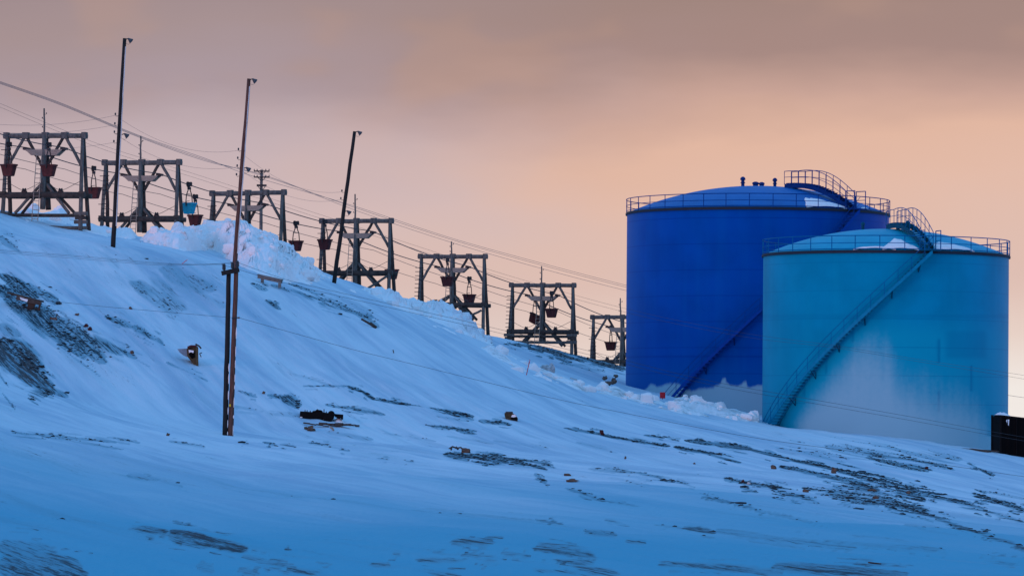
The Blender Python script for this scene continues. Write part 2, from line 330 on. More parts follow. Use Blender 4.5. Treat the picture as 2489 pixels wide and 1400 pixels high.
# painted scoured patches: (u1, v1, u2, v2, half width px, strength, brown)
ST = [
 (0,575,60,622,10,.6,0),(0,668,90,722,10,.95,0),(0,700,110,790,22,.95,0),(60,745,240,872,15,.95,0),(10,728,130,822,8,.9,0),(100,800,205,872,6,.9,0),(40,720,300,866,9,.9,0),(130,770,250,880,16,.8,0),
 (0,838,75,935,36,1.1,1),(50,905,125,952,22,1.05,.9),(110,945,165,964,7,.7,.3),(0,790,50,815,12,.6,.4),(150,790,330,870,10,.75,0),(70,690,140,735,12,.75,0),
 (255,770,330,800,7,.8,0),(320,795,395,838,11,.8,0),(330,690,450,752,26,.55,0),(400,655,520,702,24,.5,0),(100,605,400,642,18,.28,0),(250,600,330,640,12,.35,0),
 (130,640,330,705,18,.25,.2),(430,700,545,745,18,.35,0),(405,880,505,926,5,.75,0),(230,850,300,880,5,.5,0),(590,640,650,690,10,.3,0),(645,730,682,752,6,.85,0),
 (660,692,860,752,7,.72,0),(700,690,790,720,6,.6,0),(610,690,650,705,5,.6,0),(775,735,905,772,8,.7,0),(800,725,900,765,12,.35,0),(860,760,920,795,6,.6,0),
 (580,950,625,965,4,.7,0),(650,960,690,968,4,.8,0),(685,968,728,984,9,.95,0),(790,983,850,994,4,.8,0),(830,988,935,1008,8,.85,0),(735,938,850,938,3,.75,0),(700,905,830,945,4,.4,.2),
 (845,938,880,952,6,1.1,0),(878,950,910,972,6,1.1,0),(905,970,1010,985,3,1,0),(1010,985,1152,1012,4,1,0),(1100,1010,1150,1020,6,.6,0),(1165,1022,1240,1032,5,.9,0),(1035,1033,1160,1048,3,.85,0),
 (1060,1010,1140,1024,5,.5,0),(795,1050,905,1068,6,.45,0),(930,1052,1060,1072,5,.5,.2),(560,985,640,1000,4,.45,0),(560,1000,740,1012,4,.35,0),
 (30,1050,280,1075,5,.65,0),(100,1060,300,1092,4,.6,0),(260,1062,340,1076,5,.6,0),(410,1072,500,1084,4,.6,0),(585,1076,606,1080,3,.7,.5),(640,1075,672,1082,4,.85,0),(680,1080,720,1086,4,.7,.4),(750,1076,800,1081,3,.85,0),(780,1080,840,1090,4,.4,0),
 (825,1093,850,1097,3,.7,.4),(915,1113,945,1117,3,.6,0),(985,1120,1006,1124,3,.6,.6),(840,1100,900,1112,5,.3,.4),
 (1080,1105,1150,1112,7,.9,0),(1140,1108,1235,1122,10,.95,0),(1190,1103,1330,1142,6,.95,0),(1250,1112,1345,1130,4,.8,0),(1230,1125,1290,1136,5,.5,0),(1300,1150,1332,1182,6,.7,0),
 (1085,1060,1200,1078,4,.4,0),(1200,1070,1330,1090,5,.4,.3),(1400,1075,1500,1100,8,.35,.3),(1310,1075,1420,1100,6,.35,.2),
 (1370,1040,1470,1056,4,.85,0),(1460,1056,1625,1084,5,1.0,0),(1565,1057,1612,1064,3,.95,0),(1612,1060,1650,1072,3,.6,0),(1640,1086,1700,1100,5,1.0,0),(1690,1095,1800,1124,6,1.0,0),
 (1665,1070,1760,1082,4,.95,0),(1740,1080,1830,1094,7,1.0,.2),(1825,1094,1920,1120,6,1.0,0),(1910,1116,2030,1142,5,1.0,0),(2020,1140,2200,1182,8,1.0,0),(2190,1180,2300,1212,8,1.0,0),(2290,1208,2400,1240,7,.95,0),(2390,1240,2489,1268,6,.9,0),
 (1895,1135,2020,1156,6,.9,0),(2000,1155,2135,1190,9,.95,0),(1890,1090,2060,1118,12,.42,0),(2010,1085,2330,1118,14,.5,0),(2050,1090,2200,1105,8,.5,0),(2110,1110,2260,1142,9,.85,.4),(2100,1100,2250,1125,6,.7,.2),(2230,1120,2320,1142,5,.75,.3),
 (2350,1125,2380,1138,3,.9,0),(2380,1138,2415,1158,3,.9,0),(1430,1138,1560,1150,5,.6,.2),(1550,1148,1640,1170,6,.85,0),(1640,1168,1690,1184,4,.7,0),(1480,1160,1580,1180,6,.4,.1),
 (1760,1160,1870,1185,6,.85,0),(1850,1178,1990,1222,9,.9,0),(1800,1185,1840,1195,6,.9,0),(1880,1195,1940,1208,8,.9,0),(1700,1198,1780,1222,5,.9,0),(1780,1222,1860,1245,4,.7,0),(1850,1240,2010,1280,4,.5,.1),
 (1950,1186,2060,1196,6,.85,.3),(2010,1195,2150,1220,13,.85,.4),(2120,1200,2180,1225,12,.8,.2),(2150,1218,2270,1255,9,.95,.1),(2260,1252,2370,1292,7,1.0,0),(2360,1290,2489,1330,5,.8,.1),(2180,1190,2245,1216,12,1.0,0),(2200,1275,2330,1300,7,.45,0),
 (2365,1198,2430,1220,9,1.0,0),(2420,1215,2489,1242,7,.95,0),(2370,1190,2489,1212,5,.5,.3),(1375,1185,1470,1218,5,.75,0),(1460,1215,1560,1232,3,.6,0),(1300,1262,1370,1274,3,.9,.1),(1000,1238,1300,1264,4,.4,0),
 (1470,1262,1530,1278,5,.6,.2),(1590,1275,1680,1285,4,.6,0),(1660,1282,1740,1294,5,.85,0),(1740,1290,2080,1330,9,.35,0),(2000,1310,2300,1340,8,.35,0),(1420,1288,1500,1300,5,.5,.1),(1520,1315,1570,1320,4,.5,.1),
 (1550,1250,1720,1280,6,.3,.1),(1700,1240,1900,1262,6,.3,0),
 (310,1155,390,1165,7,.55,.3),(380,1165,445,1182,5,.45,.3),(310,1284,420,1300,7,.65,0),(410,1300,520,1314,13,.85,0),(510,1312,602,1334,11,.8,0),(440,1300,500,1302,3,1.,.3),
 (590,1352,720,1376,8,.55,0),(655,1358,700,1364,5,.6,0),(690,1332,708,1335,3,.8,.2),(700,1382,805,1394,9,.75,0),(580,1385,630,1392,6,.6,0),(480,1375,520,1390,8,.3,0),
 (1095,1318,1200,1318,6,.6,.2),(1010,1360,1140,1358,9,.85,0),(1120,1352,1215,1366,10,.8,0),(1218,1342,1290,1349,6,.8,0),(900,1372,950,1376,6,.6,0),(1300,1335,1450,1360,13,.7,0),(955,1345,975,1348,4,.5,.1),(980,1392,1120,1400,7,.6,0),
 (1290,1383,1500,1396,10,.6,0),(1600,1370,1900,1392,10,.65,0),(1880,1378,2200,1395,12,.6,0),(2080,1366,2150,1371,3,.7,.1),(1400,1352,1440,1364,5,.6,.1),(2380,1355,2489,1366,6,.45,0),
 (0,1330,130,1345,22,.45,0),(0,1372,200,1398,26,.6,0),
 (1225,836,1330,842,5,.9,0),(1285,846,1345,852,9,1.1,.2),(1330,848,1420,870,11,1.2,.2),(1345,862,1430,876,9,1.0,.2),(1410,868,1520,897,9,1.2,.1),(1300,842,1370,852,11,1.1,.2),(1360,850,1430,872,11,1.1,.3),(1420,868,1515,892,8,1.15,.1),(1290,848,1320,856,7,.9,.2),(1310,860,1420,872,6,.45,.1),(1395,886,1450,890,6,.5,.3),(1420,895,1470,902,6,.5,.4),(1200,845,1290,850,6,.4,.3),
]
WOB = (fbm(AC * .9, AL * .14, 71, 4) - .5) * 3.0
_r = random.Random(5); extra_ = []
ST = [(a, b, c, d, w * 1.25, s + .25, bn) if b > 1280 else (a, b, c, d, w, s, bn) for (a, b, c, d, w, s, bn) in ST]
for (u1, v1, u2, v2, w, s, bn) in ST:                              # thin wisps beside each scoured patch
    L_ = math.hypot(u2 - u1, v2 - v1); nxs = (-(v2 - v1) / L_, (u2 - u1) / L_)
    for _ in range(2 + int(w > 7) * 3 + int(L_ > 120)):
        t = _r.uniform(0, .8); l = _r.uniform(.12, .45); o_ = _r.choice((-1, 1)) * _r.uniform(.9, 2.2) * max(w, 4)
        extra_.append((u1 + (u2 - u1) * t + nxs[0] * o_, v1 + (v2 - v1) * t + nxs[1] * o_, u1 + (u2 - u1) * (t + l) + nxs[0] * o_, v1 + (v2 - v1) * (t + l) + nxs[1] * o_, _r.uniform(1.6, 3.2), s * _r.uniform(.5, .95), bn))
ST = ST + extra_
bare = np.zeros_like(UU); brown = np.zeros_like(UU)
for (u1, v1, u2, v2, w, s, bn) in ST:
    j0, j1 = np.searchsorted(us, (min(u1, u2) - w * 2.5, max(u1, u2) + w * 2.5))
    U_, V_ = UU[:, j0:j1], VV[:, j0:j1]
    dx, dy = u2 - u1, v2 - v1; L2 = dx * dx + dy * dy + 1e-6
    t = np.clip(((U_ - u1) * dx + (V_ - v1) * dy) / L2, 0, 1)
    d = np.hypot((U_ - u1 - t * dx) * .8, V_ - v1 - t * dy)
    a = s * 1.08 * sstep(1.3, .25, d / (w * .85 * (.45 + .95 * np.sqrt(np.clip(t * (1 - t) * 4, 0, 1)))) + WOB[:, j0:j1] * min(1, .35 + w / 14))
    b_ = bare[:, j0:j1]; brown[:, j0:j1] = np.where(a > b_, bn, brown[:, j0:j1]); bare[:, j0:j1] = np.maximum(b_, a)
# the painted streaks lie on the slope that faces the picture; keep the hidden ground behind the crest white
vis = np.minimum.accumulate(np.where(YY < 60, 9e9, VV), axis=0)
bare *= (VV <= vis + 3)
# a few wide, faint scoured bands everywhere
bare = np.maximum(bare, .26 * sstep(.62, .8, fbm(AC * .16, AL * .02, 40, 4)) * (YY < 300))
bare = np.maximum(bare, .34 * sstep(.56, .72, fbm(AC * .42 + 9, AL * .028, 47, 5)) * sstep(.42, .6, fbm(AC * .07, AL * .015, 48, 3)) * (YY < 285))
bare = np.maximum(bare, .30 * sstep(.60, .74, fbm(AC * 1.1 + 3, AL * .06, 49, 4)) * (YY < 285))
# vignette-like shade put into the colour of the ground nearest the viewer
near_shade = sstep(215, 78, YY + (fbm(AC * .06, AL * .02, 55, 4) - .5) * 110 + (XX + 5) * .42) * 1.0
terrain = np_mesh('terrain', TP.reshape(-1, 3), grid_faces(len(ys), len(us)), M['snow'], {'bare': bare, 'brown': brown, 'near_shade': near_shade})
tag(terrain, kind='structure')
gb = MB(); gb.add([(-9000, -4000, -9.5), (9000, -4000, -9.5), (9000, 14000, -9.5), (-9000, 14000, -9.5)], [(0, 1, 2, 3)])
tag(gb.build('ground', M['snow']), kind='structure')

# loose stones lying in the scoured patches: one object, nobody could count them
M['gravel'] = mat('dark_gravel', (0.007, 0.022, 0.032), 0.9, 0.5, .5, c2=(0.032, 0.033, 0.036))
wgt = np.clip(bare[:-1, :-1] - .3, 0, 1) ** 1.3 * (UU[:-1, :-1] > -40) * (UU[:-1, :-1] < 2540) * sstep(100, 190, YY[:-1, :-1]) * (fbm(AC * .9, AL * .13, 33, 3)[:-1, :-1] > .40)
pk = rng.choice(wgt.size, 8500, p=(wgt / wgt.sum()).ravel())
gi, gj = np.unravel_index(pk, wgt.shape); f1_, f2_ = rng.random(8500)[:, None], rng.random(8500)[:, None]
TPg = TP; gc = TPg[gi, gj] * (1 - f1_) + TPg[gi + 1, gj] * f1_; gc = gc + (TPg[gi, gj + 1] - TPg[gi, gj]) * f2_
phi = (1 + 5 ** .5) / 2
ico = np.array([(-1, phi, 0), (1, phi, 0), (-1, -phi, 0), (1, -phi, 0), (0, -1, phi), (0, 1, phi), (0, -1, -phi), (0, 1, -phi), (phi, 0, -1), (phi, 0, 1), (-phi, 0, -1), (-phi, 0, 1)]); ico /= np.linalg.norm(ico[0])
icf = [(0, 11, 5), (0, 5, 1), (0, 1, 7), (0, 7, 10), (0, 10, 11), (1, 5, 9), (5, 11, 4), (11, 10, 2), (10, 7, 6), (7, 1, 8), (3, 9, 4), (3, 4, 2), (3, 2, 6), (3, 6, 8), (3, 8, 9), (4, 9, 5), (2, 4, 11), (6, 2, 10), (8, 6, 7), (9, 8, 1)]
gr = np.clip(rng.lognormal(-3.45, .5, 8500), .015, .13)[:, None, None]
gv = gc[:, None, :] + ico[None] * gr * rng.uniform(.6, 1.5, (8500, 12, 1)) * np.array([1.5, 1.8, .62])
gm = bpy.data.meshes.new('gravel'); gm.vertices.add(8500 * 12); gm.vertices.foreach_set('co', gv.astype(np.float32).ravel())
gf = (np.array(icf)[None] + (np.arange(8500) * 12)[:, None, None]).reshape(-1, 3)
gm.loops.add(gf.size); gm.loops.foreach_set('vertex_index', gf.astype(np.int32).ravel()); gm.polygons.add(len(gf)); gm.polygons.foreach_set('loop_start', np.arange(len(gf), dtype=np.int32) * 3); gm.update(calc_edges=True)
gm.materials.append(M['gravel']); go = bpy.data.objects.new('gravel', gm); col.objects.link(go); tag(go, kind='stuff')

def tv(u, Y):
    """picture row of the ground at column u, distance Y"""
    j = np.clip(np.searchsorted(us, u) - 1, 0, len(us) - 2); fu = (u - us[j]) / (us[j + 1] - us[j])
    c = VV[:, j] * (1 - fu) + VV[:, j + 1] * fu
    return float(np.interp(Y, ys, c))
def hit(u, v, y0=80):
    j = np.clip(np.searchsorted(us, u) - 1, 0, len(us) - 2); fu = (u - us[j]) / (us[j + 1] - us[j])
    c = VV[:, j] * (1 - fu) + VV[:, j + 1] * fu
    for k in range(len(ys) - 1):
        if ys[k] >= y0 and c[k] >= v > c[k + 1]:
            return float(ys[k] + (ys[k + 1] - ys[k]) * (c[k] - v) / (c[k] - c[k + 1]))
    return float(ys[np.argmin(np.where(ys < 400, c, 9e9))])
def gpt(u, v): return W(u, v, hit(u, v))
def gz(u, Y): return W(u, tv(u, Y), Y)

# ------------------------------------------------------------------ ploughed snow banks
def bank(crest, base, nt, ds, lump, dirt_fn, seed, chunks, name):
    cu = np.array([c[0] for c in crest], float); cvv = np.array([c[1] for c in crest], float); cy = np.array([c[2] for c in crest], float)
    bu = np.array([b[0] for b in base], float); bv = np.array([b[1] for b in base], float)
    n = max(8, int((cu[-1] - cu[0]) / ds)); uu = np.linspace(cu[0], cu[-1], n)
    V = []; D = []
    rnd = random.Random(seed)
    back = 12
    YB = np.array([min(hit(u, np.interp(u, bu, bv)), np.interp(u, cu, cy) - 1.2) for u in uu]); kk = np.hanning(31); kk /= kk.sum()
    YB = np.convolve(np.pad(YB, 15, mode='edge'), kk, 'valid')
    for i, u in enumerate(uu):
        yc = np.interp(u, cu, cy); vc = np.interp(u, cu, cvv); vb = np.interp(u, bu, bv)
        yb = YB[i]
        Fp = Wn(u, tv(u, yb) + 5, yb); Cp = Wn(u, vc + 4, yc); endf = min(1, min(u - cu[0], cu[-1] - u) / 25)
        gzc = gz(u, yc).z - .3; Cp[2] = gzc + (Cp[2] - gzc) * endf
        yk = yc + 3.5; Bp = np.array(gz(u, yk)); Bp[2] = min(Bp[2], Cp[2]) - 1.2
        for k in range(nt + back):
            if k < nt:
                t = k / (nt - 1); p = Fp + (Cp - Fp) * t
                p[2] += (Cp[2] - Fp[2]) * .22 * math.sin(math.pi * t) * (1 if Cp[2] > Fp[2] else 0)
                lim = min(1, t * 4)
            else:
                t = (k - nt + 1) / back; p = Cp + (Bp - Cp) * t; p[2] += .25 * math.sin(math.pi * t); lim = 1 - t
            q = Vector(p)
            a = mnoise.fractal(q * .33, 1.0, 2.1, 5) * .85
            vd = mnoise.voronoi(q * Vector((1.1, .8, 1.1)))[0]; c = (vd[1] - vd[0])
            vd2 = mnoise.voronoi(q * 2.6)[0]
            hgt = lump * (a + (.45 * min(c, .7) - .14 + .16 * (min(vd2[1] - vd2[0], .5) - .2)) * (.35 + .9 * max(0, mnoise.noise(q * .22 + Vector((7, 3, 1))) + .35))) * lim * (.35 + .65 * endf)
            q = q + Vector((mnoise.noise(q * .9) * .25 * lump, -hgt * .75, hgt * .62))
            V.append(q); D.append(dirt_fn(u))
    nr = n; nc = nt + back
    V = np.array([tuple(q) for q in V]); Fc = grid_faces(nr, nc); D = np.array(D)
    # loose blocks lying on the bank
    vs = [V]; fs = [Fc]; ds_ = [D]; off = len(V)
    g = 5
    for _ in range(chunks):
        i = rnd.randrange(4, nr - 4); k = rnd.randrange(2, nt + 1); p = V[i * nc + k]; r = rnd.choice((.05, .06, .08, .1, .12, .15, .2, .3, .42))
        ax = [rnd.uniform(.7, 1.3) for _ in range(3)]; rot = Matrix.Rotation(rnd.uniform(0, 6), 3, 'Z') @ Matrix.Rotation(rnd.uniform(0, 6), 3, 'X')
        # a rounded cube, wrinkled
        pv = []; 
        for a in range(6):
            for x in range(g):
                for y in range(g):
                    s1, t1 = x / (g - 1) * 2 - 1, y / (g - 1) * 2 - 1
                    w = [(1, s1, t1), (-1, t1, s1), (s1, 1, -t1), (s1, -1, t1), (s1, t1, 1), (t1, s1, -1)][a]
                    w = Vector(w); w = w.lerp(w.normalized(), .6)
                    w = w * (1 + .28 * mnoise.noise(w * 1.3 + Vector((i, k, 0)))); w = rot @ Vector((w.x * ax[0], w.y * ax[1], w.z * ax[2]))
                    pv.append(tuple(Vector(p) + w * r))
        fq = np.concatenate([grid_faces(g, g) + a * g * g for a in range(6)])
        vs.append(np.array(pv)); fs.append(fq + off); ds_.append(np.full(len(pv), D[i * nc + k] * .5)); off += len(pv)
    o = np_mesh(name, np.concatenate(vs), np.concatenate(fs), M['pile'], {'dirt': np.concatenate(ds_)})
    return tag(o, kind='structure')
bank([(338,582,306),(380,570,306),(430,556,308),(470,548,309),(520,539,311),(560,541,313),(600,545,314),(630,566,315),(655,568,316),(680,590,317),(705,600,318),(735,628,320),(760,652,322),(790,676,324),(820,688,326),(850,702,328),(885,716,330),(920,711,332),(950,712,333),(985,730,335),(1020,742,338),(1060,733,346),(1100,748,348),(1125,772,349),(1150,792,350),(1195,830,350)],
     [(338,592),(450,612),(520,606),(560,635),(650,680),(720,690),(800,700),(850,708),(950,752),(1050,796),(1150,832),(1195,850)],
     44, 1.7, 1.25, lambda u: .12 + .3 * float(sstep(1040, 1120, u)), 3, 240, 'snow_bank')
bank([(1165,838,304),(1190,832,304),(1226,853,302),(1265,882,299),(1296,889,298),(1314,897,298),(1351,912,300),(1378,919,300),(1401,928,301),(1427,946,303),(1459,938,304),(1493,936,306),(1516,945,307),(1531,955,307),(1557,967,307),(1588,974,306),(1626,980,306.5),(1644,966,308),(1660,959,308),(1675,964,308),(1711,973,307),(1752,986,306),(1788,991,305),(1840,1004,303),(1856,1020,302)],
     [(1165,860),(1218,890),(1272,909),(1326,928),(1378,940),(1427,956),(1470,962),(1519,976),(1557,986),(1624,1002),(1727,1015),(1856,1031)],
     26, 1.6, .55, lambda u: .75, 8, 110, 'snow_bank')
bank([(20,530,317),(45,517,317),(64,507,317),(82,509,317),(100,519,318),(125,515,318),(145,508,318),(160,514,318),(172,528,318),(220,545,318),(250,553,318),(290,560,318),(312,556,317),(330,568,316),(346,580,315)],
     [(20,540),(150,556),(220,570),(346,590)], 16, 2.5, .55, lambda u: .1, 12, 30, 'snow_bank')

# ------------------------------------------------------------------ cableway trestles
ROT = math.radians(13)
TX = Vector((math.cos(ROT), -math.sin(ROT), 0)); TY = Vector((math.sin(ROT), math.cos(ROT), 0)); TZ = Vector((0, 0, 1))
TR = [  # centre column, top row, distance, mast height, extra beams (depth below top), pegs side, variant
 (110.5, 331, 296, 2.0, (5.75, 6.65), 1, 'crib'), (345, 396, 312, 2.05, (), 1, ''), (603, 470, 326, 0, (), 1, ''), (866.5, 538, 339, 2.25, (), 1, 'strut'),
 (1100.5, 624, 364, 1.35, (), -1, 'strut2'), (1319, 694, 380, 1.8, (4.72, 5.25), -1, 'crib'), (1513, 771, 397, 1.85, (), 1, ''),
]
TLAB = ['weathered timber cableway trestle with three crossbeams, half buried in snow at the far left', 'weathered timber cableway trestle second from the left behind the tallest lamp pole',
 'weathered timber cableway trestle with its lower half hidden behind the big snow pile', 'weathered timber cableway trestle behind the leaning black lamp pole right of the snow pile',
 'weathered timber cableway trestle with crossed struts where the snow pile ends', 'weathered timber cableway trestle with doubled lower beams on the dark bare crest',
 'weathered timber cableway trestle farthest right, half hidden by the royal blue tank']
HW = 3.08
SAD = []; TOPS = []
for i, (uc, vt, Y, mh, extra, peg, var) in enumerate(TR):
    top = W(uc, vt, Y)
    TXi = TX + TZ * random.uniform(-.012, .012); tl = random.uniform(-.015, .015)
    loc = lambda x, y, h, top=top, TXi=TXi, tl=tl: top + TXi * x + TY * y + TZ * h + TX * (h * tl)
    gzv = gz(uc, Y); base = Vector((top.x, top.y, gzv.z))
    H = max(6.8, top.z - gzv.z + 1.6)
    r = thing('cableway_trestle', base, TLAB[i], 'trestle', 'timber trestles of the old cableway')
    def part(name, m, *logs, parent=r, smooth=True, **kw):
        b = MB()
        for a in logs: b.log(*a)
        return b.build(name, M[m], parent, smooth=smooth)
    part('top_beam', 'timber', (loc(-HW - .1, 0, 0), loc(HW + .1, 0, 0), .19, .18))
    for x in (-HW + .12, -1.48, 0, 1.48, HW - .12):
        b = MB(); b.box(loc(x, 0, .03), (.44 if abs(x) < 2 else .34, .5, .46), (TX, TY, TZ)); b.build('cap_block', M['timber'], r)
    for sx in (-1, 1):
        for sy in (-1, 1):
            part('post', 'timber' if sy < 0 else 'timber_dark', (loc(sx * (HW - .22), sy * .12, -.1), loc(sx * (HW - .08), sy * 1.05, -H), .12, .17))  # far legs take the darker timber: their shade is put into the colour
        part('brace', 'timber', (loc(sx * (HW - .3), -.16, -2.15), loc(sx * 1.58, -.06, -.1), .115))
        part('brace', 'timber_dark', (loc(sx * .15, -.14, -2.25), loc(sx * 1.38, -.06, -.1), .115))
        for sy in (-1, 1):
            part('strut', 'timber' if sy < 0 else 'timber_dark', (loc(sx * .15, sy * .3, -3.45), loc(sx * 2.05, sy * .72, -5.6 if i != 4 or sx > 0 else -4.6), .115))  # far struts shaded by colour in the same way
        b = MB(); b.lathe(loc(sx * 1.38, -.62, -3.98), [(.05, -.12), (.2, -.1), (.13, 0), (.2, .1), (.05, .12)], 10, TX)
        b.box(loc(sx * 1.38, -.62, -4.07), (.34, .3, .16), (TX, TY, TZ)); b.build('rope_roller', M['iron'], r)
        b = MB(); b.tube([loc(sx * (HW - .25), -.5, -3.3), loc(sx * 1.75, -.62, -3.86), loc(sx * 1.38, -.62, -3.97), loc(sx * 1.0, -.62, -3.82), loc(sx * .25, -.35, -3.4)], .018, 4); b.build('guide_rope', M['cable'], r)
        # saddle at the end of the yoke
        b = MB(); b.box(loc(sx * 1.42, 0, -.93), (.42, .55, .16), (TX, TY, TZ)); b.box(loc(sx * 1.30, 0, -1.02), (.26, .4, .14), (TX, TY, TZ)); b.build('cable_saddle', M['iron'], r)
    for sy in (-1, 1):
        part('centre_post', 'timber_dark' if sy > 0 else 'timber', (loc(-.02, sy * .15, .05), loc(.02, sy * .62, -5.3 if i != 4 else -4.6), .17, .2))  # rear centre post darker, shade put into its timber colour
    # yoke board: a wide shallow trapezoid, longer at the top
    b = MB()
    for yy in (-.36, .36):
        p = [(-1.42, -1.0), (1.42, -1.0), (.95, -1.42), (-.95, -1.42)]
        A = [loc(x, yy - .04, h) for x, h in p] + [loc(x, yy + .04, h) for x, h in p]
        b.add(A, [(0, 1, 2, 3), (7, 6, 5, 4), (0, 4, 5, 1), (1, 5, 6, 2), (2, 6, 7, 3), (3, 7, 4, 0)])
    b.build('yoke', M['yoke'], r)
    x0, x1 = (-HW - .12, HW + .12) if i != 4 else (-1.55, HW + .12)
    part('lower_beam', 'timber_dark', (loc(x0, -.62, -4.3), loc(x1, -.62, -4.3), .22)); part('lower_beam', 'timber_dark', (loc(x0 + .1, .62, -4.32), loc(x1 + .1, .62, -4.32), .18))
    for sx in ((-1, 1) if i != 4 else (1,)):
        b = MB(); b.box(loc(sx * (HW - .1), -.62, -4.12), (.4, .4, .16), (TX, TY, TZ)); b.build('cap_block', M['timber_dark'], r)
    for k, e in enumerate(extra):
        part('lower_beam', 'timber_dark' if k == 0 else 'timber', (loc(-HW - .05, -.8, -e), loc(HW + (.35 if k else .1), -.8, -e), .13))
    if var == 'crib':
        for sx in (-1, 1):
            for k in range(3):
                b = MB(); zc = -extra[0] + .12 - k * .30
                b.box(loc(sx * (HW - .12), -.85 if k % 2 else -.78, zc), (.95 if k % 2 == 0 else .75, .28, .26), (TX, TY, TZ)); b.build('crib_timber', M['timber_dark' if k % 2 else 'timber'], r)
    if var.startswith('strut'):
        s2 = var == 'strut2'
        part('strut', 'timber', (loc(HW - .25, -.9, -4.55 if not s2 else -4.75), loc(.9 if not s2 else 1.2, -1.0, -5.75 if not s2 else -5.6), .10))
        if s2: part('strut', 'timber_dark', (loc(.9, -.95, -4.45), loc(HW - .1, -1.2, -7.2), .13)); part('strut', 'timber', (loc(.75, -.9, -4.45), loc(HW - .55, -1.15, -7.1), .10))
    # ladder
    b = MB(); lx = -.62 if peg > 0 else -.55
    l0, l1 = (loc(lx + .22, -.75, -1.3), loc(lx, -1.15, -min(H - .6, 6.2)))
    rr = (loc(lx + .60, -.75, -1.3), loc(lx + .46, -1.15, -min(H - .6, 6.2)))
    b.tube([l0, l1], .028, 5); b.tube([rr[0], rr[1]], .028, 5)
    nrung = 15
    for k in range(nrung):
        t = (k + .5) / nrung; b.tube([l0.lerp(l1, t), rr[0].lerp(rr[1], t)], .02, 4)
    b.build('ladder', M['yoke'], r)
    # climbing pegs on the left-hand post
    for k in range(10):
        h = -1.0 - k * .36; b = MB(); sgn = peg
        px = -(HW - .2) ; b.tube([loc(px + sgn * -.05, -.3 + h * .14, h), loc(px + sgn * .42, -.3 + h * .14, h + .01)], .03, 5)
        if k % 3 == 0: b.tube([loc(px, -.3 + h * .14, h - .02), loc(px - sgn * .33, -.3 + h * .14, h - .02)], .028, 5)
        b.build('climbing_peg', M['iron'], r)
    if mh:
        mx = -.12 if i < 6 else -.2
        m = part('mast', 'timber', (loc(mx, .1, -.3), loc(mx - .02, .1, mh), .08, .055))
        for k, (sx, hh) in enumerate(((1, .78), (-1, .62), (-1, .3))):
            b = MB(); p0 = loc(mx, .1, mh * hh); b.tube([p0, p0 + TX * (sx * .12), p0 + TX * (sx * .15) + TZ * .05], .012, 4); b.lathe(p0 + TX * (sx * .15) + TZ * .04, [(.03, 0), (.045, .03), (.035, .08), (.01, .1)], 8); b.build('insulator', M['porcelain'], m)
    SAD.append((loc(-1.42, 0, -.84), loc(1.42, 0, -.84))); TOPS.append(loc)
# the cables
ext0 = tuple(SAD[0][k] * 2 - SAD[1][k] for k in (0, 1)); d67 = [SAD[6][k] - SAD[5][k] for k in (0, 1)]
ext8 = tuple(SAD[6][k] + d67[k] * 1.0 for k in (0, 1))
NODES = [ext0] + SAD + [ext8]
def span(a, b, sag, n=14): return [a.lerp(b, t / n) - Vector((0, 0, 4 * sag * (t / n) * (1 - t / n))) for t in range(n + 1)]
def chain(pts, sag):
    out = []
    for a, b in zip(pts[:-1], pts[1:]): out += span(a, b, sag)[:-1]
    return out + [pts[-1]]
TRACK = []
for k in (0, 1):
    pts = chain([n[k] for n in NODES], .28); TRACK.append(pts)
    b = MB(); b.tube(pts, .036, 6)
    o = b.build('track_cable', M['cable'], org=pts[0]); tag(o, ('thick steel track cable on the left ends of the trestle yokes', 'thick steel track cable on the right ends of the trestle yokes')[k], 'cable', 'track cables of the old cableway')
    for q, (dx, dh, sg) in ((1, (.05 if k else -.1, -1.55, .16)),):
        off = TX * dx + TZ * dh
        b = MB(); pts2 = chain([n[k] + off for n in NODES], sg); b.tube(pts2, .02, 5)
        o = b.build('haul_rope', M['cable'], org=pts2[0])
        tag(o, 'thin haul rope strung %s below the %s track cable' % (('just', 'well')[q], ('left', 'right')[k]), 'rope', 'haul ropes of the old cableway')

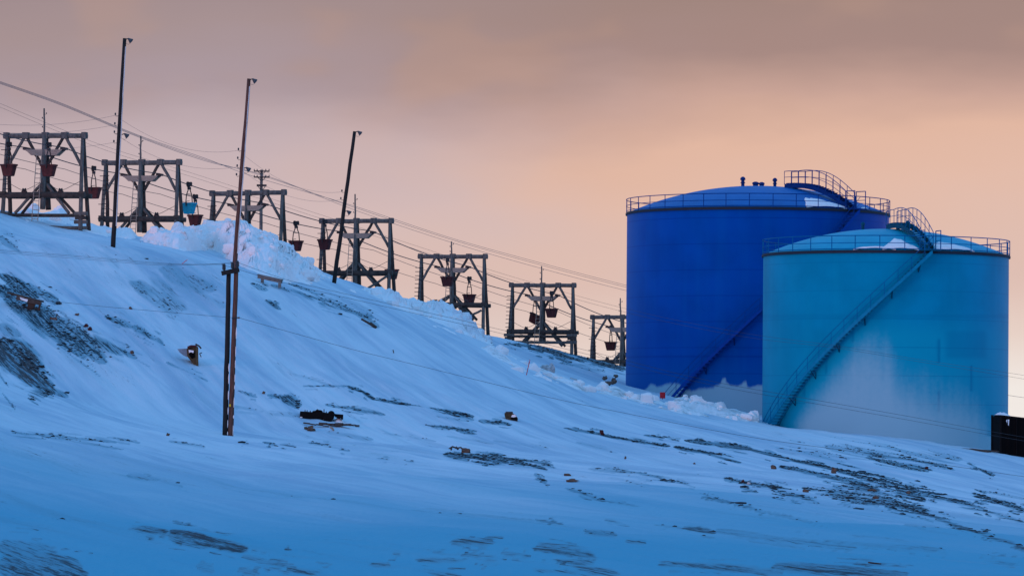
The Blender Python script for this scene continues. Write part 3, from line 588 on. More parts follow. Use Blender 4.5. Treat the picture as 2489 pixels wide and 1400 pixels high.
# ------------------------------------------------------------------ ore buckets
def make_bucket(m, label, mi='iron'):
    r = bpy.data.objects.new('ore_bucket', None); r.empty_display_size = .3; col.objects.link(r); r['_o'] = (0, 0, 0)
    tag(r, label, 'bucket', 'ore buckets hanging from the cableway')
    b = MB(); top, bot = -1.40, -2.22                         # tub: tapered trough with thick wall
    def ring(z, wx, wy, rad=.16, n=5):
        wy = wy * .60
        out = []
        for (cx, cy, a0) in ((wx - rad, wy - rad, 0), (-wx + rad, wy - rad, 90), (-wx + rad, -wy + rad, 180), (wx - rad, -wy + rad, 270)):
            for k in range(n): a = math.radians(a0 + 90 * k / (n - 1)); out.append((cx + rad * math.cos(a), cy + rad * math.sin(a), z))
        return out
    rings = [ring(bot, .36, .40), ring(bot + .04, .40, .44), ring(top, .56, .60), ring(top, .52, .56), ring(bot + .3, .42, .46)]
    o = 0; vs = [v for R in rings for v in R]; n = 20; fs = []
    for i in range(4):
        for k in range(n): a, c = i * n + k, i * n + (k + 1) % n; fs.append((a, c, c + n, a + n))
    fs.append(tuple(range(n))[::-1]); fs.append(tuple(range(4 * n, 5 * n)))
    b.add(vs, fs); tub = b.build('tub', m, r)
    b = MB(); R1 = ring(top + .03, .60, .64); R2 = ring(top - .09, .595, .635); R3 = ring(top - .09, .55, .59); R4 = ring(top + .03, .53, .57)
    vs = R1 + R2 + R3 + R4; fs = []
    for i in range(4):
        for k in range(n): a, c = i * n + k, i * n + (k + 1) % n; a2, c2 = ((i + 1) % 4) * n + k, ((i + 1) % 4) * n + (k + 1) % n; fs.append((a, a2, c2, c))
    b.add(vs, fs); b.build('rim', m, tub)
    b = MB(); b.tube([(.05, -.42, top + .12), (.34, -.42, top + .14)], .022, 5); b.tube([(.05, -.42, top - .1), (.05, -.42, top + .14)], .022, 5); b.build('latch_lever', M[mi], tub)
    b = MB()                                                   # hanger: two arms that meet under the carriage
    for sy in (-1, 1):
        b.tube([(0, sy * .40, top - .25), (0, sy * .42, top + .1), (0, sy * .34, -.75), (0, sy * .16, -.45), (0, sy * .08, -.2)], .042, 6)
    b.tube([(0, -.34, -.72), (0, .34, -.72)], .035, 6); b.box((0, 0, -.26), (.14, .3, .2)); b.build('hanger', M[mi], r)
    b = MB(); b.box((.0, 0, -.02), (.12, .62, .16)); b.box((.07, 0, .08), (.04, .5, .26)); b.box((-.07, 0, .0), (.05, .36, .34)); b.box((0.02, 0, .16), (.22, .3, .1)); c = b.build('carriage', M[mi], r)
    for sy in (-1, 1):
        b = MB(); b.lathe((-.05, sy * .2, .1), [(.02, 0), (.15, .01), (.12, .05), (.15, .09), (.02, .1)], 14, (1, 0, 0)); b.build('wheel', M[mi], c)
    return r
def copy_tree(o, parent=None):
    c = o.copy(); col.objects.link(c)
    if parent is not None: c.parent = parent
    for ch in list(o.children): copy_tree(ch, c)
    return c
BK = [  # column, cable side, label
 (22, 0, 'rust red ore bucket hanging in front of the left post of the leftmost trestle', 0), (119, 1, 'rust red ore bucket hanging in front of the middle post of the leftmost trestle', 0),
 (228, 0, 'rust red ore bucket hanging between the leftmost trestle and the tallest lamp pole', 0), (460, 1, 'bright cyan ore bucket hanging between the second trestle and the snow pile', 2),
 (475, 0, 'rust red ore bucket hanging low just below the cyan bucket', 0), (720, 0, 'rust red ore bucket hanging over the right flank of the big snow pile', 0),
 (790, 1, 'dark rust ore bucket before the left post of the trestle at the leaning pole', 1), (953, 0, 'rust red ore bucket partly behind the right post of the fourth trestle', 0),
 (1088, 1, 'dark rust ore bucket under the yoke of the trestle where the snow pile ends', 1), (1141, 0, 'dark rust ore bucket just above the lower beam of the trestle with crossed struts', 1),
 (1300, 0, 'dark ore bucket tipped on its side at the trestle on the dark crest', 1), (1341, 1, 'dark rust ore bucket hanging right of the tipped one under a trestle yoke', 1),
 (1485, 0, 'dark ore bucket hanging beside the left edge of the royal blue tank', 1),
]
protos = {}
for (u, k, lab, mk) in BK:
    pts = TRACK[k]; best = None
    for a, b in zip(pts[:-1], pts[1:]):
        ua, ub = float(Pn(a)[0]), float(Pn(b)[0])
        if ua <= u <= ub: best = (a.lerp(b, (u - ua) / (ub - ua)), (b - a)); break
    if best is None: continue
    p, d = best
    if mk not in protos: protos[mk] = o = make_bucket((M['rust'], M['rust_dark'], M['cyan'])[mk], lab)
    else: o = copy_tree(protos[mk])
    o['label'] = lab; o.location = p; o.rotation_euler = (0, 0, math.atan2(d.y, d.x) - math.pi / 2 + random.uniform(-.12, .12))
    if 'tipped on its side' in lab:
        for ch in o.children:
            if ch.name.startswith('tub'): rm = Matrix.Rotation(math.radians(26), 3, 'Y'); c0 = Vector((0, 0, -1.75)); ch.location = c0 - rm @ c0 + Vector((0, 0, -.12)); ch.rotation_euler = (0, math.radians(26), 0)

# ------------------------------------------------------------------ lamp poles
def floodlight(root, p, s, parent):
    b = MB(); d = Vector((.75, -.2, -.62)).normalized()
    q = p + Vector((.32, -.05, .06)) * s
    b.lathe(q + Vector((.0, 0, 0)), [(x * s, y * s) for x, y in ((.06, -.1), (.10, -.02), (.15, .10), (.26, .34), (.27, .36), (.2, .33))], 14, d)
    l = b.build('lamp_shade', M['lamp'], parent, smooth=True)
    b = MB(); b.tube([p, p + Vector((.18, -.03, .08)) * s, q], .035, 6); b.tube([q, q + Vector((.1, 0, -.3)), q + Vector((.0, 0, -.36)), p + Vector((.05, 0, -.28))], .012, 4); b.build('lamp_bracket', M['iron'], parent)
LP = [  # base u,v,Y, top u,v, lamps (u,v), conduit, label
 (275, 601, 272, 303, 94, [(303, 97), (294, 328)], True, 'tallest dark lamp pole with a pale conduit, in front of the second trestle', 'pole_black'),
 (569, 664, 283, 605, 192, [(605, 195), (590, 410)], True, 'brown lamp pole with a pale conduit rising behind the twin utility poles', 'pole_brown'),
 (812, 688, 296, 862, 320, [(862, 322), (836, 515)], False, 'black lamp pole leaning right in front of the fourth trestle', 'pole_black'),
]
LPO = []
for (u, v, Y, ut, vt, lamps, cond, lab, mm) in LP:
    Y = hit(u, v) if abs(hit(u, v) - Y) < 20 else Y
    B = W(u, v, Y); T = W(ut, vt, Y)
    r = thing('lamp_pole', B, lab, 'lamp pole', 'leaning lamp poles on the slope')
    b = MB(); b.log(B - (T - B).normalized() * .8, T, .165, .12, 10, 10, .02); pole = b.build('pole', M[mm if mm == 'pole_black' else 'pole_brown'], r, smooth=True)
    if cond:
        b = MB(); off = Vector((.115, -.13, 0)); n = 26; rn = random.Random(int(u))
        pts = [B.lerp(T, .10 + .86 * k / n) + off * (1.16 - .3 * k / n) + Vector((rn.uniform(-.012, .012), 0, 0)) for k in range(n + 1)]
        b.tube(pts, .034, 6); b.build('conduit', M['conduit'], r)
    for (lu, lv) in lamps: floodlight(r, W(lu, lv, Y) + Vector((.06, 0, 0)), .66, r)
    ax = (T - B)
    for f_ in (.63, .585, .545, .50) if cond else (.60, .55):
        p0 = B + ax * f_; b = MB(); b.tube([p0, p0 + Vector((-.30, -.05, -.05)), p0 + Vector((-.33, -.05, .04))], .014, 4); b.lathe(p0 + Vector((-.33, -.05, .02)), [(.03, 0), (.06, .03), (.045, .09), (.06, .12), (.02, .16)], 8); b.build('insulator', M['porcelain'], r)
    LPO.append((B, T))
# thin service wires between the lamp poles
for k, (fa, fb) in enumerate(((.63, .60), (.545, .55))):
    for q in range(2):
        a, b_ = LPO[q], LPO[q + 1]; p = a[0].lerp(a[1], fa) + Vector((-.33, -.05, 0)); s = b_[0].lerp(b_[1], (fa if q == 0 else fb)) + Vector((-.33, -.05, 0))
        b = MB(); b.tube(span(p, s, .9), .0075, 4); o = b.build('service_wire', M['wire'], org=p)
        tag(o, 'thin sagging %s service wire between the %s' % (('upper', 'lower')[k], ('tallest and the brown lamp pole', 'brown and the black leaning lamp pole')[q]), 'wire', 'service wires between the lamp poles')
for k, f_ in enumerate((.63, .585, .50)):
    p = LPO[0][0].lerp(LPO[0][1], f_) + Vector((-.33, -.05, 0)); s = W(-40, (300, 318, 352)[k], 268)
    b = MB(); b.tube(span(p, s, .35), .0075, 4); tag(b.build('service_wire', M['wire'], org=p), 'thin service wire running left from the tallest lamp pole, %s' % ('highest of three', 'middle of three', 'lowest of three')[k], 'wire', 'service wires left of the tallest lamp pole')

# ------------------------------------------------------------------ twin utility poles in front
Yh = hit(554, 1058)
r = thing('twin_pole', W(554, 1058, Yh), 'twin wooden utility poles, one black and one brown, joined by a short crossarm', 'utility pole')
HPA = [(547, 1060, 556, 662, 'pole_black'), (560, 1060, 574, 660, 'pole_brown')]
for (u0, v0, u1, v1, mm) in HPA:
    a, b_ = W(u0, v0 + 14, Yh), W(u1, v1, Yh)
    b = MB(); b.log(a, b_, .15, .12, 12, 12, .012); pl = b.build('pole', M[mm], r, smooth=True)
    # snow stuck to the windward side of the pole
    rn = random.Random(u0); k = 0
    t = .04
    while t < (.62 if mm == 'pole_brown' else .42):
        l = rn.uniform(.02, .07); off = Vector((.125, -.085, 0)); b = MB()
        b.tube([a.lerp(b_, t) + off, a.lerp(b_, t + l * .5) + off * 1.03, a.lerp(b_, t + l) + off], [.012, .03 * rn.uniform(.7, 1.3), .012], 6); b.build('snow_streak', M['pile'], r); t += l + rn.uniform(.01, .05)
b = MB(); b.bar(W(539, 665, Yh) + Vector((0, -.16, 0)), W(582, 656, Yh) + Vector((0, -.16, 0)), .14, .24); b.build('crossarm', M['pole_black'], r)
INS = []
for (u, v) in ((545, 661), (566, 657), (577.5, 654)):
    p = W(u, v, Yh) + Vector((0, -.2, 0)); b = MB(); b.tube([p, p + Vector((0, 0, .12))], .03, 6); b.lathe(p + Vector((0, 0, .08)), [(.05, 0), (.10, .04), (.085, .1), (.11, .14), (.085, .2), (.1, .25), (.05, .34), (.02, .36)], 10); b.box(p + Vector((-.03, 0, .4)), (.2, .08, .04)); b.build('insulator', M['porcelain'], r, smooth=False); INS.append(p + Vector((0, 0, .4)))
b = MB(); b.box(W(559.5, 985, Yh) + Vector((0, -.17, 0)), (.09, .03, .13)); b.build('tag_plate', M['yellow'], r)
b = MB(); b.tube([W(564, 774, Yh) + Vector((0, -.16, 0)), W(583, 772, Yh) + Vector((0, -.18, 0))], .035, 6); b.lathe(W(581, 773, Yh) + Vector((0, -.18, -.04)), [(.03, 0), (.055, .03), (.05, .08), (.02, .1)], 8); b.build('side_insulator', M['porcelain'], r)
def wire(pts, rad, name, label, cat='wire', group=None, m='wire', fine=10):
    P = [W(*p) for p in pts]; out = []
    for i in range(len(P) - 1):      # Catmull-Rom so the sag reads as one curve
        p0, p1, p2, p3 = P[max(i - 1, 0)], P[i], P[i + 1], P[min(i + 2, len(P) - 1)]
        for k in range(fine):
            t = k / fine; out.append(.5 * ((2 * p1) + (p2 - p0) * t + (2 * p0 - 5 * p1 + 4 * p2 - p3) * t * t + (3 * p1 - p0 - 3 * p2 + p3) * t ** 3))
    out.append(P[-1]); b = MB(); b.tube(out, rad, 5); o = b.build(name, M[m], org=out[0]); return tag(o, label, cat, group)
M['wire_dark'] = mat('dark_wire', (0.05, 0.05, 0.055), 0.7, 0.1, 5)
for k, (dv, vr) in enumerate(((0, 0), (3, 5), (7, 9))):
    wire([(-60, 603 + dv, 236), (200, 623 + dv, 233), (400, 640 + dv * .7, 230), (545 + (0, 21, 32)[k], (644, 641, 638)[k], Yh - .2)], .007, 'overhead_wire', 'thin overhead wire running left from the twin poles, %s of three' % ('upper', 'middle', 'lower')[k], 'wire', 'overhead wires left of the twin poles', 'wire_dark')
for k, (dv, u0, v0) in enumerate(((0, 577.5, 638), (9, 545, 645))):
    wire([(u0, v0, Yh - .2), (700, 681 + dv, 234), (860, 719 + dv, 238), (1110, 776 + dv, 243), (1400, 845 + dv, 250), (1700, 920 + dv, 257), (1960, 968 + dv, 264), (2200, 1010 + dv, 270), (2430, 1052 + dv, 274), (2600, 1080 + dv, 278)], .010, 'overhead_wire', 'overhead wire crossing the slope and the pale foot of the teal tank, %s of two' % ('upper', 'lower')[k], 'wire', 'overhead wires right of the twin poles', 'wire_dark')
wire([(-60, 716, 236), (104, 730, 234), (239, 744, 233), (400, 758, 231), (575, 773, Yh - .2)], .009, 'telephone_wire', 'single low wire running left from the middle of the twin poles', 'wire', None, 'wire_dark')
wire([(583, 773, Yh - .2), (690, 803, 229), (860, 850, 230), (987, 881, 231), (1320, 962, 233), (1500, 1000, 234), (1825, 1062, 236), (2112, 1102, 238), (2489, 1158, 240), (2600, 1172, 241)], .011, 'telephone_wire', 'single low dark wire running right across the whole snow slope', 'wire', None, 'wire_dark')

# ------------------------------------------------------------------ far power line and its pole
Yp = 430
r = thing('power_pole', gz(636, 395), 'distant utility pole with two crossarms rising above the third trestle', 'utility pole')
b = MB(); b.log(W(633, 640, Yp), W(636, 413, Yp), .2, .14, 8); b.build('pole', M['timber'], r, smooth=True)
for (v, hw, nm) in ((416.5, 19, 'crossarm'), (431, 19, 'crossarm'), (451, 12, 'transformer_arm')):
    b = MB(); b.bar(W(636 - hw, v, Yp - .2), W(636 + hw, v + .3, Yp - .2), .12, .13 if hw > 15 else .22); ca = b.build(nm, M['timber_dark'], r)
    if hw > 15:
        for du in (-18, -11, 10, 18):
            p = W(636 + du, v - 1, Yp - .2); b = MB(); b.lathe(p, [(.03, 0), (.06, .04), (.05, .12), (.02, .2)], 8); b.build('insulator', M['porcelain'], ca)
for sx in (-1, 1):
    for (va, vb) in ((431, 440), (452, 463), (417, 424)):
        b = MB(); b.tube([W(636 + sx * 10, va, Yp - .22), W(636 + sx * 1.5, vb, Yp - .22)], .035, 5); b.build('arm_brace', M['timber_dark'], r)
for k in range(3):
    d = (0, 3, 6)[k]; dr = (0, 4.5, 13)[k]
    wire([(-60, 177 + d, 300), (0, 199 + d * .8, 310), (150, 252 + d * .8, 335), (338, 330 + d * .7, 366), (500, 386 + d, 400), (636 + (-18, 10, 18)[k], 430, Yp - .2), (860, 501 + dr * .7, 455), (1097, 579 + dr * .8, 480), (1317, 640 + dr, 500), (1520, 693 + dr, 520), (1700, 735 + dr, 540)], .021, 'power_line', 'long power line sloping down past the trestle tops, %s of three' % ('upper', 'middle', 'lower')[k], 'power line', 'power lines above the cableway')
for k in range(2):
    d = (0, 9)[k]
    wire([(-60, 226 + d, 262), (0, 252 + d, 264), (167, 322 + d, 268), (279, 364 + d, 271), (500, 432 + d, 275), (957, 580 + d, 276), (1230, 668 + d, 275), (1520, 750 + d, 274), (1800, 808 + d, 272), (2030, 840 + d * .6, 270), (2250, 876 + d * .6, 266), (2489, 912 + d, 262), (2620, 936 + d, 260)], .008, 'telephone_line', 'faint telephone line passing in front of both tanks, %s of two' % ('upper', 'lower')[k], 'wire', 'telephone lines in front of the tanks', 'wire_dark')
wire([(2448, 960, 290), (2489, 966, 292), (2600, 980, 296)], .012, 'telephone_line', 'short wire above the black container at the right edge')

# ------------------------------------------------------------------ storage tanks
def tank(name, uc, D, R, v_rim, v_base_, v_dome, label, mats, stair_uv, frost_fn, snow_fn, walk, vents, seed):
    ctr = W(uc, v_rim, D); ztop = ctr.z; z0 = W(uc, v_base_, D - R).z - 1.6; cx, cy = ctr.x, ctr.y
    root = thing(name, Vector((cx, cy, z0 + 1.6)), label, 'tank', 'round storage tanks'); org = np.array(root['_o'])
    P = lambda th, rad, z: Vector((cx + rad * math.sin(th), cy - rad * math.cos(th), z))
    # shell
    n, rows = 360, 130
    th = np.linspace(-math.pi, math.pi, n, endpoint=False); zz = np.linspace(z0, ztop - .05, rows)
    TH, ZZ = np.meshgrid(th, zz); pts = np.stack([cx + R * np.sin(TH), cy - R * np.cos(TH), ZZ], -1)
    u, v = Pn(pts.reshape(-1, 3)); u = u.reshape(TH.shape); v = v.reshape(TH.shape); front = np.cos(TH) > 0
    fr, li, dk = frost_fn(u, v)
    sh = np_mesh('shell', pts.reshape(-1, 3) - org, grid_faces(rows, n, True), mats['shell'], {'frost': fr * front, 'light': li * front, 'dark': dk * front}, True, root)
    # domed roof
    rise = (v_rim - v_dome) / F * D; Rs = (R * R + rise * rise) / (2 * rise)
    dz = lambda rad: math.sqrt(max(Rs * Rs - rad * rad, 0)) - (Rs - rise)
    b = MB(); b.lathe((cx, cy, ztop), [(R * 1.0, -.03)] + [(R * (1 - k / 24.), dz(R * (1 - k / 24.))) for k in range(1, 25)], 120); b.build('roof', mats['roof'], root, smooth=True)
    # rim: dark angle ring under the walkway edge
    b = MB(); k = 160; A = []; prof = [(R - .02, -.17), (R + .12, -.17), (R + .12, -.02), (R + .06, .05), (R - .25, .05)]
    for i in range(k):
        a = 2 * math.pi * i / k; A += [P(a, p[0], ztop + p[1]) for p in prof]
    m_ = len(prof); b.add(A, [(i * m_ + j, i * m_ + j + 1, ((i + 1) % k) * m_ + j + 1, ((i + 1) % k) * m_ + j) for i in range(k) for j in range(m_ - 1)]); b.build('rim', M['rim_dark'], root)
    # guard rail all the way round
    ring = lambda rad, z, r0: [P(2 * math.pi * i / 96, rad, z) for i in range(97)]
    g = MB(); g.tube(ring(R + .06, ztop + 1.08, 0), .036, 5, False); g.tube(ring(R + .06, ztop + .56, 0), .026, 5, False); g.tube(ring(R + .06, ztop + .14, 0), .03, 5, False); gr = g.build('guard_rail', mats['rail'], root)
    npost = 36 if R > 10 else 32
    for i in range(npost):
        a = 2 * math.pi * (i + .3) / npost; b = MB(); b.tube([P(a, R + .06, ztop - .1), P(a, R + .06, ztop + 1.08)], .034, 5); b.build('rail_post', mats['rail'], gr)
    # spiral stair on the shell
    (ut, vt), (ub, vb) = stair_uv
    t0 = math.asin(max(-.999, min(.999, (ub - uc) * D / F / (R + .5)))) if abs((ub - uc) * D / F) < R + .5 else -1.45; t1 = math.asin((ut - uc) * D / F / R)
    zb, zt = W(ub, vb, D - R * math.cos(t0)).z - .9, ztop - .05
    N_ = 62
    TH_ = lambda t: t0 + (t1 - t0) * t
    Zt = lambda t: zb + (zt - zb) * t
    b = MB()
    for rad in (R + .06, R + .80):                              # stringers: deep flat plates that wind up the shell
        A = []
        for i in range(61):
            t = i / 60; p = P(TH_(t), rad, Zt(t)); q = P(TH_(t), rad + .05, Zt(t)); A += [p + Vector((0, 0, .14)), q + Vector((0, 0, .14)), q - Vector((0, 0, .16)), p - Vector((0, 0, .16))]
        b.add(A, [(i * 4 + j, i * 4 + (j + 1) % 4, i * 4 + 4 + (j + 1) % 4, i * 4 + 4 + j) for i in range(60) for j in range(4)])
    st = b.build('spiral_stair', mats['stair'], root)
    for i in range(N_):
        t = (i + .5) / N_; c = P(TH_(t), R + .44, Zt(t)); rx = Vector((math.sin(TH_(t)), -math.cos(TH_(t)), 0)); ry = Vector((math.cos(TH_(t)), math.sin(TH_(t)), 0))
        b = MB(); b.box(c, (.68, .25, .04), (rx, ry, TZ)); b.build('tread', mats['trim'], st)
    b = MB()
    for hh in (1.0, .52): b.tube([P(TH_(i / 40), R + .84, Zt(i / 40) + hh) for i in range(41)], .022 if hh == 1.0 else .016, 5)
    hr = b.build('handrail', mats['rail'], st)
    for i in range(15):
        t = (i + .4) / 15; b = MB(); b.tube([P(TH_(t), R + .84, Zt(t)), P(TH_(t), R + .84, Zt(t) + 1.0)], .02, 5); b.build('rail_post', mats['rail'], hr)
    for i in range(7):
        t = (i + .6) / 7; b = MB()
        a, c, d = P(TH_(t), R + .02, Zt(t) - .7), P(TH_(t), R + .6, Zt(t) - .18), P(TH_(t), R + .03, Zt(t) - .2)
        b.bar(a, c, .05, .06); b.bar(d, a, .06, .08); b.build('stair_bracket', mats['trim'], root)
    # landing and the arched walkway up the roof, radial at the stair head
    rx = Vector((math.sin(t1), -math.cos(t1), 0)); ry = Vector((math.cos(t1), math.sin(t1), 0))
    b = MB(); b.box(P(t1, R + .35, ztop + .03), (1.1, 1.25, .08), (rx, ry, TZ)); ld = b.build('landing', mats['trim'], root)
    for s in (-.6, .6):
        b = MB()
        for rr_ in (R + .85, R - .15): q = P(t1, rr_, ztop) + ry * s; b.tube([q, q + Vector((0, 0, 1.45))], .04, 5)
        b.tube([P(t1, R + .85, ztop + 1.45) + ry * s, P(t1, R - .15, ztop + 1.45) + ry * s], .036, 5); b.tube([P(t1, R + .85, ztop + .75) + ry * s, P(t1, R - .15, ztop + .75) + ry * s], .026, 5)
        b.build('gate_rail', mats['rail'], ld)
    ra, lift = walk; nst = 22
    wz = lambda rad: ztop + dz(min(rad, R)) + .22 + lift * math.sin(math.pi * min(1, max(0, (R - rad) / (R - ra)))) * .35
    b = MB()
    for s in (-.38, .38):
        A = []
        for i in range(nst + 1):
            rad = R - .1 + (ra - R + .1) * i / nst; p = P(t1, rad, wz(rad)) + ry * s
            A += [p + ry * .03 + TZ * .05, p - ry * .03 + TZ * .05, p - ry * .03 - TZ * .3, p + ry * .03 - TZ * .3]
        b.add(A, [(i * 4 + j, i * 4 + (j + 1) % 4, i * 4 + 4 + (j + 1) % 4, i * 4 + 4 + j) for i in range(nst) for j in range(4)])
    wk = b.build('roof_stair', mats['trim'], root)
    for i in range(nst):
        rad = R - .2 + (ra - R + .2) * i / nst; b = MB(); b.box(P(t1, rad, wz(rad) + .08), (.30, .78, .05), (rx, ry, TZ)); b.build('tread', mats['trim'], wk)
    b = MB()
    hz = lambda i: (1.05 + .28 * math.sin(math.pi * min(1, i / 14)))
    for s in (-.42, .42):
        for k_ in (1.0, .55):
            pp = []
            for i in range(19):
                rad = R - .2 + (ra - R + .2) * i / 18; pp.append(P(t1, rad, wz(rad) + hz(i) * k_) + ry * s)
            b.tube(pp, .03 if k_ == 1 else .022, 5)
    hr2 = b.build('handrail', mats['rail'], wk)
    for s in (-.42, .42):
        for i in range(0, 19, 2):
            rad = R - .2 + (ra - R + .2) * i / 18; q = P(t1, rad, wz(rad)) + ry * s; b = MB(); b.tube([q, q + TZ * hz(i)], .026, 5); b.build('rail_post', mats['rail'], hr2)
    # vents
    for (vu, vtop, wpx, kind) in vents:
        rad = (vu - uc) * D / F; z1 = ztop + dz(abs(rad)); h = W(vu, vtop, D).z - z1; w = wpx * D / F / 2; c = Vector((cx + rad, cy, z1 - .12)); b = MB()
        if kind == 'pipe': b.lathe(c, [(w * .75, 0), (w * .75, h * .48), (w * 1.05, h * .5), (w * 1.05, h * .58), (w * .75, h * .6), (w * .75, h * .8), (w * 1.15, h * .82), (w * 1.15, h), (w * .5, h + .12)], 14)
        else: b.lathe(c, [(w * .8, 0), (w * .8, h * .7), (w, h * .72), (w, h + .05), (w * .4, h + .12)], 16)
        b.build('roof_vent' if kind == 'pipe' else 'roof_hatch', mats['trim'], root)
    # wind-packed snow against the rail on the roof
    g_t = np.linspace(-1.2, 1.2, 240); g_r = np.linspace(R * .62, R - .06, 40)
    for (us0, us1, hmax) in snow_fn:
        vs = []; idx = {}; fs = []
        ta, tb = math.asin((us0 - uc) * D / F / R), math.asin((us1 - uc) * D / F / R); nn = 46; mm_ = 18
        for i in range(nn + 1):
            x = i / nn; tt = ta + (tb - ta) * x
            wdt = hmax * (math.sin(math.pi * x) ** .6) * (.55 + .7 * float(fbm(np.array([x * 5. + us0]), np.array([seed * 1.]), 5, 3)[0]))
            for k_ in range(mm_ + 1):
                y = k_ / mm_; rad = R - .08 - wdt * y; th_ = .10 * math.sin(math.pi * min(1, y * 1.0)) + .16 * (1 - y) * math.sin(math.pi * x) + .01
                vs.append(P(tt, rad, ztop + dz(rad) + th_))
        b = MB(); b.add(vs, [(i * (mm_ + 1) + k_, (i + 1) * (mm_ + 1) + k_, (i + 1) * (mm_ + 1) + k_ + 1, i * (mm_ + 1) + k_ + 1) for i in range(nn) for k_ in range(mm_)]); b.build('snow_drift', M['pile'], root, smooth=True)
    return root, P, ztop, TH_, Zt
def lin(x, pts): return np.interp(x, [p[0] for p in pts], [p[1] for p in pts])
def frost_teal(u, v):
    vt = lin(u, [(1850, 1040), (1900, 985), (1950, 930), (2000, 880), (2050, 832), (2085, 806), (2110, 800), (2150, 818), (2175, 855), (2200, 880), (2250, 905), (2300, 935), (2350, 955), (2400, 985), (2440, 1000)])
    us_ = lin(v, [(600, 2230), (760, 2071), (818, 2008), (900, 1945), (960, 1900), (1028, 1862)])
    wob = (fbm(u * .02, v * .006, 61, 4) - .5) * 70
    f = sstep(-70, 170, v - vt + wob) * sstep(40, 120, u - us_) * (.86 + .25 * sstep(940, 1050, v))
    f *= 1 - .8 * sstep(2385, 2418, u) * (v < 1060)
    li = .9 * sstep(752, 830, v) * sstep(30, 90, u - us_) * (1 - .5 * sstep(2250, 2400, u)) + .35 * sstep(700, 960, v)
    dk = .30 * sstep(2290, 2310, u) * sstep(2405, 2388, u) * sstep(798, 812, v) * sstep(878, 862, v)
    dk = np.maximum(dk, .55 * sstep(2277, 2279, u) * sstep(2285, 2283, u) * sstep(818, 830, v) * sstep(884, 880, v))
    dk = np.maximum(dk, .6 * sstep(2357, 2359, u) * sstep(2365, 2363, u) * sstep(886, 890, v) * sstep(952, 948, v))
    dk = np.maximum(dk, .55 * sstep(2278, 2280, u) * sstep(2286, 2284, u) * sstep(945, 955, v) * sstep(1004, 1000, v))
    # dark run-off marks under the stair brackets
    for (uu, va, vb) in ((2072, 772, 836), (2008, 845, 912), (1955, 925, 968), (1908, 985, 1020)):
        dk = np.maximum(dk, .5 * sstep(5, 2, abs(u - uu)) * sstep(va, va + 6, v) * sstep(vb, vb - 8, v))
    dk = np.maximum(dk, .30 * sstep(762, 766, v) * sstep(776, 772, v))
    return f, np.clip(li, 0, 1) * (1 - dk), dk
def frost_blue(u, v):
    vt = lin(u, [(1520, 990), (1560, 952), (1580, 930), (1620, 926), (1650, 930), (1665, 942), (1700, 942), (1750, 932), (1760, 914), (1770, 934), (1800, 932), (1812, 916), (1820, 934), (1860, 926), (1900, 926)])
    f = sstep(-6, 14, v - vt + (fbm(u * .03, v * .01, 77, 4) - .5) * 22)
    li = .5 * sstep(855, 930, v) + .5 * sstep(1575, 1523, u)  # lighter towards the foot; sky light on the left edge put into the colour
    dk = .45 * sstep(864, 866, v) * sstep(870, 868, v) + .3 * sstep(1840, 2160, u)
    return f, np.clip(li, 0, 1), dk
mb = dict(shell=M['tank_blue'], roof=M['roof_blue'], trim=M['trim_blue'], stair=M['stair_blue'], rail=M['rail_blue'])
mt = dict(shell=M['tank_teal'], roof=M['roof_teal'], trim=M['trim_teal'], stair=M['stair_teal'], rail=M['rail_teal'])
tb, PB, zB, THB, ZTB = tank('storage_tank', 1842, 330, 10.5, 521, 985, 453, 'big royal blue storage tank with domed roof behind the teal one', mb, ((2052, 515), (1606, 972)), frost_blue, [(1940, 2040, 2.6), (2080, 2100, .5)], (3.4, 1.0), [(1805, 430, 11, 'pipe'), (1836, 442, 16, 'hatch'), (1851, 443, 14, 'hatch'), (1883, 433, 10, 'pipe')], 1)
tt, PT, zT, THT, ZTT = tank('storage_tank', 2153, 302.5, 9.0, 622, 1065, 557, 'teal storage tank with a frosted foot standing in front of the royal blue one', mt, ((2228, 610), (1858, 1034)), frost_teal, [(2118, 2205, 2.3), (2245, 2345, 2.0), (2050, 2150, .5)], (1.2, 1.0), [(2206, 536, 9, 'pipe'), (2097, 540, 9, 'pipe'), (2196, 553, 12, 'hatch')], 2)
# red box on the foot of the blue tank's stair
p = PB(THB(.02), 10.5 + 1.0, 0); zz_ = W(1611, 969, p.y).z
b = MB(); c = W(1610.5, 960.5, 310.2); b.box(c, (.40, .25, .46)); b.box(c + Vector((0, -.14, 0)), (.33, .02, .38)); b.tube([c + Vector((0, 0, -.2)), c + Vector((0, .05, -1.2))], .03, 5)
rb = thing('red_box', c - Vector((0, 0, .6)), 'small bright red box at the foot of the royal blue tank stair', 'box'); b2 = b.build('casing', M['red'], rb); b = MB(); b.tube([c + Vector((.13, -.17, -.04)), c + Vector((.13, -.17, .04))], .012, 5); b.build('handle', M['black'], rb)

